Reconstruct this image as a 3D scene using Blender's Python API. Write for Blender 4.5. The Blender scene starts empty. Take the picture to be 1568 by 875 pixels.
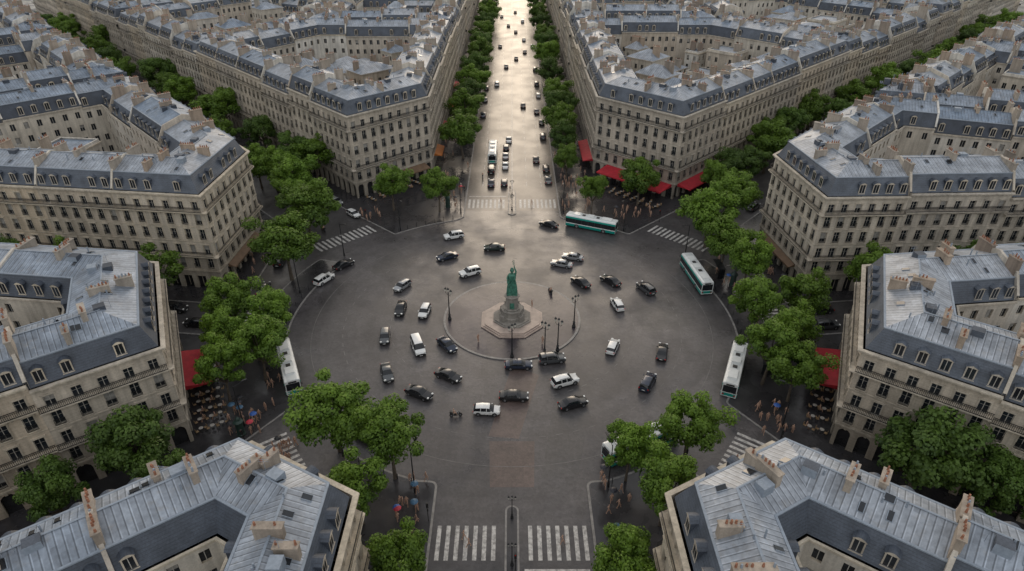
import bpy, bmesh, math, random
from math import sin, cos, pi, radians, tan, atan2, sqrt, hypot
from mathutils import Vector, Matrix
S=bpy.context.scene
COL=S.collection
R0=random.Random(11)
CX,CY=0.0,100.6
# ------------------------------------------------------------------ materials
def newmat(name):
    m=bpy.data.materials.new(name); m.use_nodes=True
    nt=m.node_tree; b=nt.nodes['Principled BSDF']; return m,nt,b
def nd(nt,t,**k):
    n=nt.nodes.new(t)
    for a,v in k.items(): setattr(n,a,v)
    return n
def lk(nt,a,b): nt.links.new(a,b)
def sock(nt,v,inp):
    if isinstance(v,(int,float)): inp.default_value=v
    elif isinstance(v,(tuple,list)): inp.default_value=v if len(v)==4 or len(inp.default_value)==3 else (*v,1)
    else: lk(nt,v,inp)
def mix(nt,f,a,b,mode='MIX'):
    n=nd(nt,'ShaderNodeMix',data_type='RGBA',blend_type=mode)
    sock(nt,f,n.inputs[0]); sock(nt,a,n.inputs[6]); sock(nt,b,n.inputs[7]); return n.outputs[2]
def mth(nt,op,a,b=0.0,c=None):
    n=nd(nt,'ShaderNodeMath',operation=op); sock(nt,a,n.inputs[0]); sock(nt,b,n.inputs[1])
    if c is not None: sock(nt,c,n.inputs[2])
    return n.outputs[0]
def rng_(nt,v,a,b,c,d):
    n=nd(nt,'ShaderNodeMapRange'); sock(nt,v,n.inputs[0])
    for i,x in enumerate((a,b,c,d)): n.inputs[i+1].default_value=x
    return n.outputs[0]
def noise(nt,vec,scale,detail=3,rough=.55):
    n=nd(nt,'ShaderNodeTexNoise'); n.inputs['Scale'].default_value=scale; n.inputs['Detail'].default_value=detail
    n.inputs['Roughness'].default_value=rough
    if vec is not None: lk(nt,vec,n.inputs['Vector'])
    return n.outputs['Fac']
def mapv(nt,vec,s):
    n=nd(nt,'ShaderNodeMapping'); n.inputs['Scale'].default_value=s; lk(nt,vec,n.inputs['Vector']); return n.outputs[0]
def bump(nt,h,b,st=.3,dist=.05):
    n=nd(nt,'ShaderNodeBump'); n.inputs['Strength'].default_value=st; n.inputs['Distance'].default_value=dist
    lk(nt,h,n.inputs['Height']); lk(nt,n.outputs[0],b.inputs['Normal'])
def ocoord(nt): return nd(nt,'ShaderNodeTexCoord').outputs['Object']
def sc(c,f): return tuple(min(1,x*f) for x in c)
def simple(name,c,rough=.6,metal=0,var=.15,scale=3,coat=0,emit=None):
    m,nt,b=newmat(name); v=ocoord(nt)
    f=rng_(nt,noise(nt,v,scale),.3,.7,0,1)
    lk(nt,mix(nt,f,sc(c,1-var),sc(c,1+var)),b.inputs['Base Color'])
    b.inputs['Roughness'].default_value=rough; b.inputs['Metallic'].default_value=metal
    b.inputs['Coat Weight'].default_value=coat
    return m
def greymul(nt,col,k):
    cb=nd(nt,'ShaderNodeCombineXYZ')
    for i in range(3): lk(nt,k,cb.inputs[i])
    return mix(nt,1.0,col,cb.outputs[0],'MULTIPLY')
def stonemat(name,c,c2,lines=True,c3=None):
    m,nt,b=newmat(name); v=ocoord(nt)
    oi=nd(nt,'ShaderNodeObjectInfo').outputs['Random']
    col=mix(nt,oi,c,c2)
    if c3: col=mix(nt,mth(nt,'MULTIPLY',mth(nt,'FRACT',mth(nt,'MULTIPLY',oi,7.3)),.7),col,c3)
    big=rng_(nt,noise(nt,v,.22,4),.3,.7,.76,1.12)
    st=rng_(nt,noise(nt,mapv(nt,v,(1.3,1.3,.12)),1.0,4),.35,.75,1.06,.64)
    k=mth(nt,'MULTIPLY',big,st)
    fine=rng_(nt,noise(nt,v,5,3),.3,.7,.88,1.1); k=mth(nt,'MULTIPLY',k,fine)
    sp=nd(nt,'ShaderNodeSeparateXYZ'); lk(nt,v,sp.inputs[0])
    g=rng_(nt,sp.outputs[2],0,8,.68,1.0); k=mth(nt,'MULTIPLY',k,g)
    if lines:
        fr=mth(nt,'FRACT',mth(nt,'DIVIDE',sp.outputs[2],.52))
        ln=mth(nt,'LESS_THAN',fr,.1); k=mth(nt,'MULTIPLY',k,mth(nt,'SUBTRACT',1.0,mth(nt,'MULTIPLY',ln,.15)))
    lk(nt,greymul(nt,col,k),b.inputs['Base Color'])
    b.inputs['Roughness'].default_value=.8
    return m
def zincmat():
    m,nt,b=newmat('zinc_roofing'); tc=nd(nt,'ShaderNodeTexCoord'); uv=tc.outputs['UV']; v=tc.outputs['Object']
    oi=nd(nt,'ShaderNodeObjectInfo').outputs['Random']
    sp=nd(nt,'ShaderNodeSeparateXYZ'); lk(nt,uv,sp.inputs[0])
    u=mth(nt,'DIVIDE',sp.outputs[0],.66); w=mth(nt,'DIVIDE',sp.outputs[1],2.1)
    fu=mth(nt,'FRACT',u); iu=mth(nt,'FLOOR',u); iw=mth(nt,'FLOOR',mth(nt,'ADD',w,mth(nt,'MULTIPLY',iu,.37)))
    cb=nd(nt,'ShaderNodeCombineXYZ'); lk(nt,iu,cb.inputs[0]); lk(nt,iw,cb.inputs[1]); lk(nt,oi,cb.inputs[2])
    wn=nd(nt,'ShaderNodeTexWhiteNoise'); lk(nt,cb.outputs[0],wn.inputs['Vector'])
    k=rng_(nt,wn.outputs['Value'],0,1,.82,1.14)
    k=mth(nt,'MULTIPLY',k,rng_(nt,noise(nt,v,.35,4),.3,.7,.7,1.2))
    k=mth(nt,'MULTIPLY',k,rng_(nt,noise(nt,mapv(nt,v,(2,2,.5)),1.2,3),.35,.7,1.06,.78))
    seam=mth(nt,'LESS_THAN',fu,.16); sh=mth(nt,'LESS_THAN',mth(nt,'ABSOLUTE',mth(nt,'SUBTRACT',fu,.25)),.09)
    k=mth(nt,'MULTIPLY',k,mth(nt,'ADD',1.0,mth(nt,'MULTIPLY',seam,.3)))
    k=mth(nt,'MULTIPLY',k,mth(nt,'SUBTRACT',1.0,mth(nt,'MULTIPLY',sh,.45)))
    col=mix(nt,oi,(.20,.255,.33),(.36,.385,.42))
    col=mix(nt,rng_(nt,noise(nt,v,.8,4,.7),.55,.75,0,.5),col,(.31,.285,.25))
    lk(nt,greymul(nt,col,k),b.inputs['Base Color'])
    b.inputs['Roughness'].default_value=.5; b.inputs['Metallic'].default_value=.15
    bump(nt,seam,b,.5,.05)
    return m
def slatemat():
    m,nt,b=newmat('slate_mansard'); tc=nd(nt,'ShaderNodeTexCoord'); v=tc.outputs['Object']
    oi=nd(nt,'ShaderNodeObjectInfo').outputs['Random']
    sp=nd(nt,'ShaderNodeSeparateXYZ'); lk(nt,v,sp.inputs[0])
    fr=mth(nt,'LESS_THAN',mth(nt,'FRACT',mth(nt,'DIVIDE',sp.outputs[2],.3)),.2)
    k=mth(nt,'MULTIPLY',rng_(nt,noise(nt,v,.5,4),.3,.7,.7,1.25),rng_(nt,noise(nt,v,6,2),.3,.7,.8,1.2))
    k=mth(nt,'MULTIPLY',k,mth(nt,'SUBTRACT',1.0,mth(nt,'MULTIPLY',fr,.25)))
    lk(nt,greymul(nt,mix(nt,oi,(.036,.045,.062),(.085,.10,.125)),k),b.inputs['Base Color'])
    b.inputs['Roughness'].default_value=.55
    return m
def roadmat(name,c1,c2,cell=2.4,r0=.2,r1=.5,radial=False,cv=.16):
    m,nt,b=newmat(name); v=ocoord(nt)
    vo=nd(nt,'ShaderNodeTexVoronoi'); vo.inputs['Scale'].default_value=cell; lk(nt,v,vo.inputs['Vector'])
    vc=nd(nt,'ShaderNodeSeparateColor'); lk(nt,vo.outputs['Color'],vc.inputs[0])
    n1=noise(nt,v,.045,4); n2=noise(nt,v,.35,4,.65); n3=noise(nt,v,7,2)
    f=rng_(nt,n1,.35,.65,0,1)
    k=mth(nt,'MULTIPLY',rng_(nt,vc.outputs[0],0,1,1-cv,1+cv),rng_(nt,n2,.25,.75,.7,1.28))
    k=mth(nt,'MULTIPLY',k,rng_(nt,n3,.3,.7,.88,1.12))
    br=nd(nt,'ShaderNodeTexVoronoi',distance='CHEBYCHEV'); br.inputs['Scale'].default_value=.1; lk(nt,v,br.inputs['Vector'])
    bc=nd(nt,'ShaderNodeSeparateColor'); lk(nt,br.outputs['Color'],bc.inputs[0]); k=mth(nt,'MULTIPLY',k,rng_(nt,bc.outputs[1],0,1,.87,1.13))
    if radial:
        mp=nd(nt,'ShaderNodeMapping'); mp.inputs['Location'].default_value=(-CX,-CY,0); lk(nt,v,mp.inputs[0])
        ln=nd(nt,'ShaderNodeVectorMath',operation='LENGTH'); lk(nt,mp.outputs[0],ln.inputs[0])
        cb=nd(nt,'ShaderNodeCombineXYZ'); lk(nt,ln.outputs['Value'],cb.inputs[0])
        nr=noise(nt,cb.outputs[0],.4,3); k=mth(nt,'MULTIPLY',k,rng_(nt,nr,.3,.7,.84,1.18))
    lk(nt,greymul(nt,mix(nt,f,c1,c2),k),b.inputs['Base Color'])
    w=noise(nt,v,.12,5,.6)
    lk(nt,rng_(nt,w,.38,.62,r0,r1),b.inputs['Roughness'])
    b.inputs['Specular IOR Level'].default_value=.5
    bump(nt,mth(nt,'ADD',vo.outputs['Distance'],n2),b,.18,.03)
    return m
def leafmat(name,c1,c2):
    m,nt,b=newmat(name); tc=nd(nt,'ShaderNodeTexCoord'); sp=nd(nt,'ShaderNodeSeparateXYZ'); lk(nt,tc.outputs['UV'],sp.inputs[0])
    oi=nd(nt,'ShaderNodeObjectInfo').outputs['Random']
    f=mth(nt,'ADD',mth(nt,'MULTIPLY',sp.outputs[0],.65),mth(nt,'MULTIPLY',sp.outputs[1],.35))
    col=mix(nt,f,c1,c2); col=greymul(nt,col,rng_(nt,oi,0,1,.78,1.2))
    lk(nt,col,b.inputs['Base Color']); b.inputs['Roughness'].default_value=.6
    tr=nd(nt,'ShaderNodeBsdfTranslucent'); lk(nt,col,tr.inputs[0])
    ms=nd(nt,'ShaderNodeMixShader'); ms.inputs[0].default_value=.35
    lk(nt,b.outputs[0],ms.inputs[1]); lk(nt,tr.outputs[0],ms.inputs[2]); lk(nt,ms.outputs[0],nt.nodes['Material Output'].inputs[0])
    return m
def paintmat():
    m,nt,b=newmat('worn_white_paint'); v=ocoord(nt)
    f=rng_(nt,noise(nt,v,1.6,5,.7),.42,.62,0,.7)
    lk(nt,mix(nt,f,(.55,.53,.5),(.09,.085,.08)),b.inputs['Base Color']); b.inputs['Roughness'].default_value=.45
    return m
M={}
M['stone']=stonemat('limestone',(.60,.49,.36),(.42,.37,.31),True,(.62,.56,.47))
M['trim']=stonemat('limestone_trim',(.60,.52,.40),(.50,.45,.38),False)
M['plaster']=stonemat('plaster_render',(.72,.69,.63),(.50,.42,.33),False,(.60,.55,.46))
M['shop']=simple('shopfront',(.02,.02,.022),.2,0,.5,.6)
M['glass']=simple('window_glass',(.018,.022,.028),.1,0,.4,.7)
M['curtain']=simple('curtained_window',(.30,.29,.27),.35,0,.3,2)
M['frame']=simple('window_frame',(.42,.40,.36),.5)
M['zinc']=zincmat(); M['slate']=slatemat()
M['flash']=simple('zinc_flashing',(.25,.29,.34),.55,.1)
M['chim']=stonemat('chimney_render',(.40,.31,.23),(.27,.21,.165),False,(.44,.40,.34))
M['pot']=simple('terracotta',(.27,.12,.07),.8,0,.4,6)
M['iron']=simple('wrought_iron',(.014,.015,.017),.5)
M['road']=roadmat('wet_sett_paving',(.046,.043,.044),(.074,.069,.068),2.3,.28,.48)
M['ring']=roadmat('wet_sett_roundabout',(.05,.046,.048),(.086,.079,.079),2.6,.27,.46,True)
M['blvd']=roadmat('wet_asphalt_boulevard',(.085,.07,.06),(.115,.098,.084),1.6,.34,.42)
M['patch']=roadmat('red_brown_setts',(.085,.06,.053),(.108,.08,.07),2.8,.3,.5)
M['walk']=roadmat('wet_pavement_asphalt',(.028,.027,.03),(.05,.047,.049),.9,.14,.42,False,.08)
M['isl']=roadmat('island_paving',(.036,.029,.036),(.056,.046,.053),1.3,.16,.38,False,.1)
M['kerb']=simple('granite_kerb',(.2,.19,.18),.5,0,.3,1.5)
M['paint']=paintmat()
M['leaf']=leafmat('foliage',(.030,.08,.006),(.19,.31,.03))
M['leafd']=leafmat('foliage_dark',(.022,.06,.01),(.13,.22,.03))
M['bark']=simple('bark',(.1,.08,.06),.9,0,.4,4)
M['tyre']=simple('tyre',(.015,.015,.015),.8); M['hub']=simple('alloy',(.3,.3,.31),.35,.7)
M['cglass']=simple('car_glass',(.012,.014,.017),.06,0,.2,1)
M['hl']=simple('headlamp',(.75,.75,.72),.15); M['tl']=simple('tail_lamp',(.4,.01,.01),.25)
M['black']=simple('black_trim',(.02,.02,.02),.5)
PA={n:simple('car_paint_'+n,c,.28,mt,.05,1,.6) for n,c,mt in [('white',(.72,.72,.70),0),('black',(.012,.012,.014),.1),('grey',(.09,.095,.10),.4),('silver',(.36,.37,.38),.5),('navy',(.02,.03,.055),.3),('darkgreen',(.02,.035,.03),.2)]}
M['busw']=simple('bus_white',(.72,.73,.71),.35,0,.06,1,.3); M['bust']=simple('bus_teal',(.0,.27,.22),.35,0,.08,1,.3)
M['busr']=simple('bus_roof',(.55,.57,.56),.5,0,.12,.8)
M['bronze']=simple('verdigris_bronze',(.05,.17,.12),.55,.1,.5,3)
M['pinkst']=simple('pink_granite',(.36,.285,.24),.5,0,.2,1.2)
M['mon']=stonemat('monument_stone',(.36,.33,.29),(.36,.33,.29),False)
M['red']=simple('red_canvas',(.42,.018,.03),.7,0,.2,1); M['brown']=simple('brown_canvas',(.16,.1,.06),.7,0,.2,1)
M['orange']=simple('orange_canvas',(.5,.15,.02),.7)
M['wood']=simple('cafe_wicker',(.3,.2,.11),.7,0,.3,4); M['ttop']=simple('table_top',(.40,.37,.33),.35)
M['skin']=simple('skin',(.45,.28,.2),.6); M['hair']=simple('hair',(.04,.025,.015),.7)
M['lampg']=simple('lantern_glass',(.6,.58,.5),.2)
M['sred']=simple('signal_red',(.6,.02,.01),.3)
CL=[simple('cloth_'+str(i),c,.85) for i,c in enumerate([(.02,.02,.025),(.05,.06,.1),(.2,.03,.03),(.3,.28,.26),(.08,.1,.06),(.1,.075,.05),(.03,.08,.2),(.03,.03,.035)])]
UM=[simple('umbrella_cloth_'+str(i),c,.5) for i,c in enumerate([(.03,.1,.35),(.45,.03,.05),(.015,.015,.018),(.05,.12,.2),(.02,.02,.03),(.03,.03,.04)])]
# ------------------------------------------------------------------ mesh builder
class MB:
    def __init__(s): s.v=[];s.f=[];s.m=[];s.uv=[]
    def q(s,pts,m=0,uv=None):
        n=len(s.v); s.v.extend([tuple(p) for p in pts]); s.f.append(tuple(range(n,n+len(pts)))); s.m.append(m)
        s.uv.extend(uv if uv else [(0,0)]*len(pts))
    def box(s,c,d,m=0,rz=0,taper=1.0):
        cx,cy,cz=c; hx,hy,hz=d[0]/2,d[1]/2,d[2]/2; P=[]
        ca,sa=cos(rz),sin(rz)
        for z,t in ((-hz,1),(hz,taper)):
            for x,y in ((-hx,-hy),(hx,-hy),(hx,hy),(-hx,hy)):
                x*=t;y*=t; P.append((cx+x*ca-y*sa,cy+x*sa+y*ca,cz+z))
        for a in ((0,3,2,1),(4,5,6,7),(0,1,5,4),(1,2,6,5),(2,3,7,6),(3,0,4,7)): s.q([P[i] for i in a],m)
    def cyl(s,p0,p1,r0,r1,n=8,m=0,caps=True):
        p0=Vector(p0);p1=Vector(p1);d=(p1-p0).normalized()
        a=d.orthogonal().normalized();b=d.cross(a)
        A=[p0+(a*cos(2*pi*i/n)+b*sin(2*pi*i/n))*r0 for i in range(n)]
        Bq=[p1+(a*cos(2*pi*i/n)+b*sin(2*pi*i/n))*r1 for i in range(n)]
        for i in range(n): j=(i+1)%n; s.q([A[i],A[j],Bq[j],Bq[i]],m)
        if caps: s.q(A[::-1],m); s.q(Bq,m)
    def lathe(s,c,prof,n=16,m=0,fold=0,fn=9,sx=1,sy=1):
        rings=[]
        for r,z in prof:
            rings.append([(c[0]+sx*r*(1+fold*sin(fn*2*pi*i/n))*cos(2*pi*i/n),c[1]+sy*r*(1+fold*sin(fn*2*pi*i/n))*sin(2*pi*i/n),c[2]+z) for i in range(n)])
        for a,b in zip(rings,rings[1:]):
            for i in range(n): j=(i+1)%n; s.q([a[i],a[j],b[j],b[i]],m)
        s.q(rings[-1],m)
    def mesh(s,name,mats,off=(0,0,0),smooth=None,weld=False):
        me=bpy.data.meshes.new(name)
        v=[(x-off[0],y-off[1],z-off[2]) for x,y,z in s.v] if any(off) else s.v
        me.from_pydata(v,[],s.f)
        me.polygons.foreach_set('material_index',s.m)
        ul=me.uv_layers.new(name='UVMap'); ul.data.foreach_set('uv',[c for p in s.uv for c in p])
        for mm in mats: me.materials.append(mm)
        if weld:
            bm=bmesh.new(); bm.from_mesh(me); bmesh.ops.remove_doubles(bm,verts=bm.verts,dist=.0005); bm.to_mesh(me); bm.free()
        if smooth:
            me.polygons.foreach_set('use_smooth',[True]*len(me.polygons)); me.set_sharp_from_angle(angle=radians(smooth))
        me.update(); return me
def obj(name,me,loc=(0,0,0),rz=0,scale=1,parent=None):
    o=bpy.data.objects.new(name,me); COL.objects.link(o); o.location=loc; o.rotation_euler=(0,0,rz)
    o.scale=(scale,)*3 if isinstance(scale,(int,float)) else scale
    if parent: o.parent=parent
    return o
def empty(name,loc):
    e=bpy.data.objects.new(name,None); COL.objects.link(e); e.location=loc; e.empty_display_size=.5; return e
# ------------------------------------------------------------------ buildings
PARTS={'walls':['stone','trim','shop','plaster'],'windows':['glass','curtain','frame'],
 'roof':['zinc','slate','flash','plaster','glass'],'dormers':['trim','slate','flash','glass','frame'],
 'chimneys':['chim','pot','flash'],'railings':['iron']}
def newG(): return {k:MB() for k in PARTS}
def finishG(G,name,c):
    e=empty(name,(c[0],c[1],0))
    for k,mb in G.items():
        if mb.f: obj(k,mb.mesh(k,[M[x] for x in PARTS[k]],(c[0],c[1],0)),parent=e)
def Qf(mb,f,s0,s1,z0,z1,o,m,uv=None): mb.q([f(s0,z0,o),f(s1,z0,o),f(s1,z1,o),f(s0,z1,o)],m,uv)
def Bf(mb,f,s0,s1,z0,z1,o0,o1,m,ends=True):
    Qf(mb,f,s0,s1,z0,z1,o1,m)
    mb.q([f(s0,z1,o1),f(s1,z1,o1),f(s1,z1,o0),f(s0,z1,o0)],m)
    mb.q([f(s0,z0,o0),f(s1,z0,o0),f(s1,z0,o1),f(s0,z0,o1)],m)
    if ends:
        mb.q([f(s0,z0,o0),f(s0,z0,o1),f(s0,z1,o1),f(s0,z1,o0)],m)
        mb.q([f(s1,z0,o1),f(s1,z0,o0),f(s1,z1,o0),f(s1,z1,o1)],m)
def nbays(L): return max(1,round(L/2.7))
def facade(G,f,L,H,nf,lod,rng,arch=False,inner=False,wm0=0):
    W=G['walls'];wm=3 if inner else wm0; g=4.2; h=(H-g-.5)/nf
    if L<2.0: Qf(W,f,0,L,0,H,0,wm); return
    nb=nbays(L); bw=L/nb
    if inner: Qf(W,f,0,L,0,g,0,wm)
    else:
        ow=bw-.95; zt=3.35
        for b in range(nb):
            a=b*bw; s0=a+.475; s1=s0+ow; c=(s0+s1)/2
            Qf(W,f,a,s0,0,g,0,wm) ; Qf(W,f,s1,a+bw,0,g,0,wm)
            if arch:
                r=ow/2; sp=zt+.3-r; n=6
                P=[(c-r*cos(pi*i/n),sp+r*sin(pi*i/n)) for i in range(n+1)]
                for (x0,y0),(x1,y1) in zip(P,P[1:]):
                    W.q([f(x0,y0,0),f(x1,y1,0),f(x1,g,0),f(x0,g,0)],wm)
                    W.q([f(x0,y0,0),f(x1,y1,0),f(x1,y1,-.5),f(x0,y0,-.5)],1)
                for x in (s0,s1): W.q([f(x,0,0),f(x,sp,0),f(x,sp,-.5),f(x,0,-.5)],1)
                Qf(W,f,s0,s1,0,zt+.3,-.5,2)
                Bf(W,f,c-.15,c+.15,zt+.2,g-.05,0,.1,1)
            else:
                Qf(W,f,s0,s1,zt,g,0,wm)
                for x in (s0,s1): W.q([f(x,0,0),f(x,zt,0),f(x,zt,-.4),f(x,0,-.4)],1)
                W.q([f(s0,zt,0),f(s1,zt,0),f(s1,zt,-.4),f(s0,zt,-.4)],1)
                Qf(W,f,s0,s1,0,zt,-.4,2)
                if lod>1:
                    Bf(W,f,s0,s1,zt-.5,zt-.02,-.38,-.05,rng.choice([2,2,1])); Bf(W,f,c-.05,c+.05,.1,zt-.5,-.39,-.33,1)
                    Bf(W,f,s0,s1,.0,.5,-.39,-.3,2)
        Bf(W,f,0,L,g-.18,g+.1,0,.22,1)
    Qf(W,f,0,L,g,g+.2,0,wm); z=g+.2
    for k in range(nf):
        top=(k==nf-1); bal=(not inner) and (k==1 or top)
        zs=z+(.16 if bal else .4 if not inner else .7); wh=min(2.25,h-.8) if not top else min(1.9,h-.85)
        if inner: wh=1.6
        zt=zs+wh; ww=1.2 if not inner else 1.0
        Qf(W,f,0,L,z,zs,0,wm); Qf(W,f,0,L,zt,z+h,0,wm)
        e=0
        for b in range(nb):
            c=(b+.5)*bw; s0=c-ww/2; s1=c+ww/2
            Qf(W,f,e,s0,zs,zt,0,wm); e=s1
            skip=inner and rng.random()<.12
            if skip: Qf(W,f,s0,s1,zs,zt,0,wm); continue
            d=-.3
            W.q([f(s0,zs,0),f(s0,zt,0),f(s0,zt,d),f(s0,zs,d)],1); W.q([f(s1,zs,0),f(s1,zt,0),f(s1,zt,d),f(s1,zs,d)],1)
            W.q([f(s0,zt,0),f(s1,zt,0),f(s1,zt,d),f(s0,zt,d)],1); W.q([f(s0,zs,0),f(s1,zs,0),f(s1,zs,d),f(s0,zs,d)],1)
            gm=1 if rng.random()<.18 else 0
            Qf(G['windows'],f,s0,s1,zs,zt,d,0)
            if gm: Qf(G['windows'],f,s0+.05,s1-.05,zs+wh*rng.choice([0.02,.3,.5]),zt-.03,d+.01,1)
            F=G['windows']; o=d+.05
            if lod>1:
                for a,b2,z0,z1 in ((s0,s0+.07,zs,zt),(s1-.07,s1,zs,zt),(s0+.07,s1-.07,zt-.07,zt),(s0+.07,s1-.07,zs,zs+.14),(c-.04,c+.04,zs+.14,zt-.07),(s0+.07,c-.04,zs+wh*.6,zs+wh*.6+.04),(c+.04,s1-.07,zs+wh*.6,zs+wh*.6+.04)): Qf(F,f,a,b2,z0,z1,o,2)
            else:
                Qf(F,f,c-.04,c+.04,zs,zt,o,2)
            if lod>1 and not inner:
                Bf(W,f,s0-.17,s0-.003,zs,zt,0,.07,1); Bf(W,f,s1+.003,s1+.17,zs,zt,0,.07,1)
                Bf(W,f,s0-.22,s1+.22,zt+.003,zt+.26,0,.12 if k!=0 else .2,1)
                if not bal: Bf(W,f,s0-.12,s1+.12,zs-.14,zs-.01,0,.18,1)
            if not bal and not inner:
                Rr=G['railings']
                Bf(Rr,f,s0-.02,s1+.02,zs+.9,zs+.98,.1,.16,0); Qf(Rr,f,s0,s1,zs+.05,zs+.12,.125,0)
                nbq=9 if lod>1 else 6
                for j in range(nbq+1):
                    x=s0+(s1-s0)*j/nbq; Qf(Rr,f,x-.025,x+.025,zs+.03,zs+.9,.125,0)
        Qf(W,f,e,L,zs,zt,0,wm)
        if bal:
            Bf(W,f,0,L,z-.06,z+.12,0,.78,1)
            Rr=G['railings']; Bf(Rr,f,.02,L-.02,z+1.05,z+1.13,.69,.75,0); Qf(Rr,f,0.02,L-.02,z+.14,z+.26,.715,0); Qf(Rr,f,0.02,L-.02,z+.82,z+.9,.715,0)
            step=.2 if lod>1 else .4; n=int(L/step)
            for j in range(n):
                x=.05+j*L/n; Qf(Rr,f,x-step*.14,x+step*.14,z+.14,z+1.05,.715,0)
            if lod>1:
                for b in range(nb+1):
                    x=min(max(b*bw,.2),L-.2); Bf(W,f,x-.1,x+.1,z-.45,z-.065,0,.5,1)
        elif not inner: Bf(W,f,0,L,z-.1,z+.05,0,.1,1)
        z+=h
    Qf(W,f,0,L,z,H,0,wm)
    if inner: Bf(W,f,0,L,H-.2,H+.08,0,.3,1)
    else:
        Bf(W,f,0,L,H-.42,H-.14,0,.32,1); Bf(W,f,0,L,H-.138,H+.08,0,.6,1)
        if lod>1:
            n=int(L/.8)
            for j in range(n): x=(j+.5)*L/n; Bf(W,f,x-.12,x+.12,H-.36,H-.14,.32,.5,1)
def dormer(G,f,c,H,rng,style,w=1.2):
    Dm=G['dormers']; s0,s1=c-w/2,c+w/2; z0,z1=H+.42,H+2.15
    a,b=-.52,-1.72
    Bf(Dm,f,s0,s1,z0,z1,b,a,1)
    Qf(Dm,f,s0,s1,z0,z1,a+.012,0)
    Qf(Dm,f,s0+.15,s1-.15,z0+.15,z1-.05,a+.02,3)
    Qf(Dm,f,c-.035,c+.035,z0+.15,z1-.05,a+.03,4)
    Bf(Dm,f,s0-.06,s1+.06,z0-.08,z0+.06,a,a+.1,0)
    n=6 if style==0 else 2; hh=.36 if style==0 else .34
    P=[(s0-.1+(w+.2)*(i/n),z1+hh*sin(pi*i/n)) for i in range(n+1)]
    for (x0,y0),(x1,y1) in zip(P,P[1:]):
        Dm.q([f(x0,y0,a+.12),f(x1,y1,a+.12),f(x1,y1,b-.1),f(x0,y0,b-.1)],1)
        Dm.q([f(x0,z1,a+.1),f(x1,z1,a+.1),f(x1,y1,a+.1),f(x0,y0,a+.1)],0)
        Dm.q([f(x0,z1,a+.0),f(x1,z1,a+.0),f(x1,z1,a+.12),f(x0,z1,a+.12)],0)
def chimney(G,f,s,o0,o1,zb,zt,rng):
    K=G['chimneys']
    Bf(K,f,s-.33,s+.33,zb,zt,-o1,-o0,0); 
    K.q([f(s-.33,zb,-o1),f(s+.33,zb,-o1),f(s+.33,zt,-o1),f(s-.33,zt,-o1)],0)
    Bf(K,f,s-.42,s+.42,zt,zt+.14,-o1-.09,-o0+.09,0); K.q([f(s-.42,zt,-o1-.09),f(s+.42,zt,-o1-.09),f(s+.42,zt+.14,-o1-.09),f(s-.42,zt+.14,-o1-.09)],0)
    n=max(2,int((o1-o0)/.4))
    for j in range(n):
        if rng.random()<.2: continue
        o=o0+.2+(o1-o0-.4)*j/(n-1); p=Vector(f(s+rng.uniform(-.06,.06),zt+.14,-o)); hh=rng.uniform(.3,.55)
        K.cyl(p,p+Vector((0,0,hh)),.125,.095,6,1 if rng.random()<.8 else 2)
ALLB=[]
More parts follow.
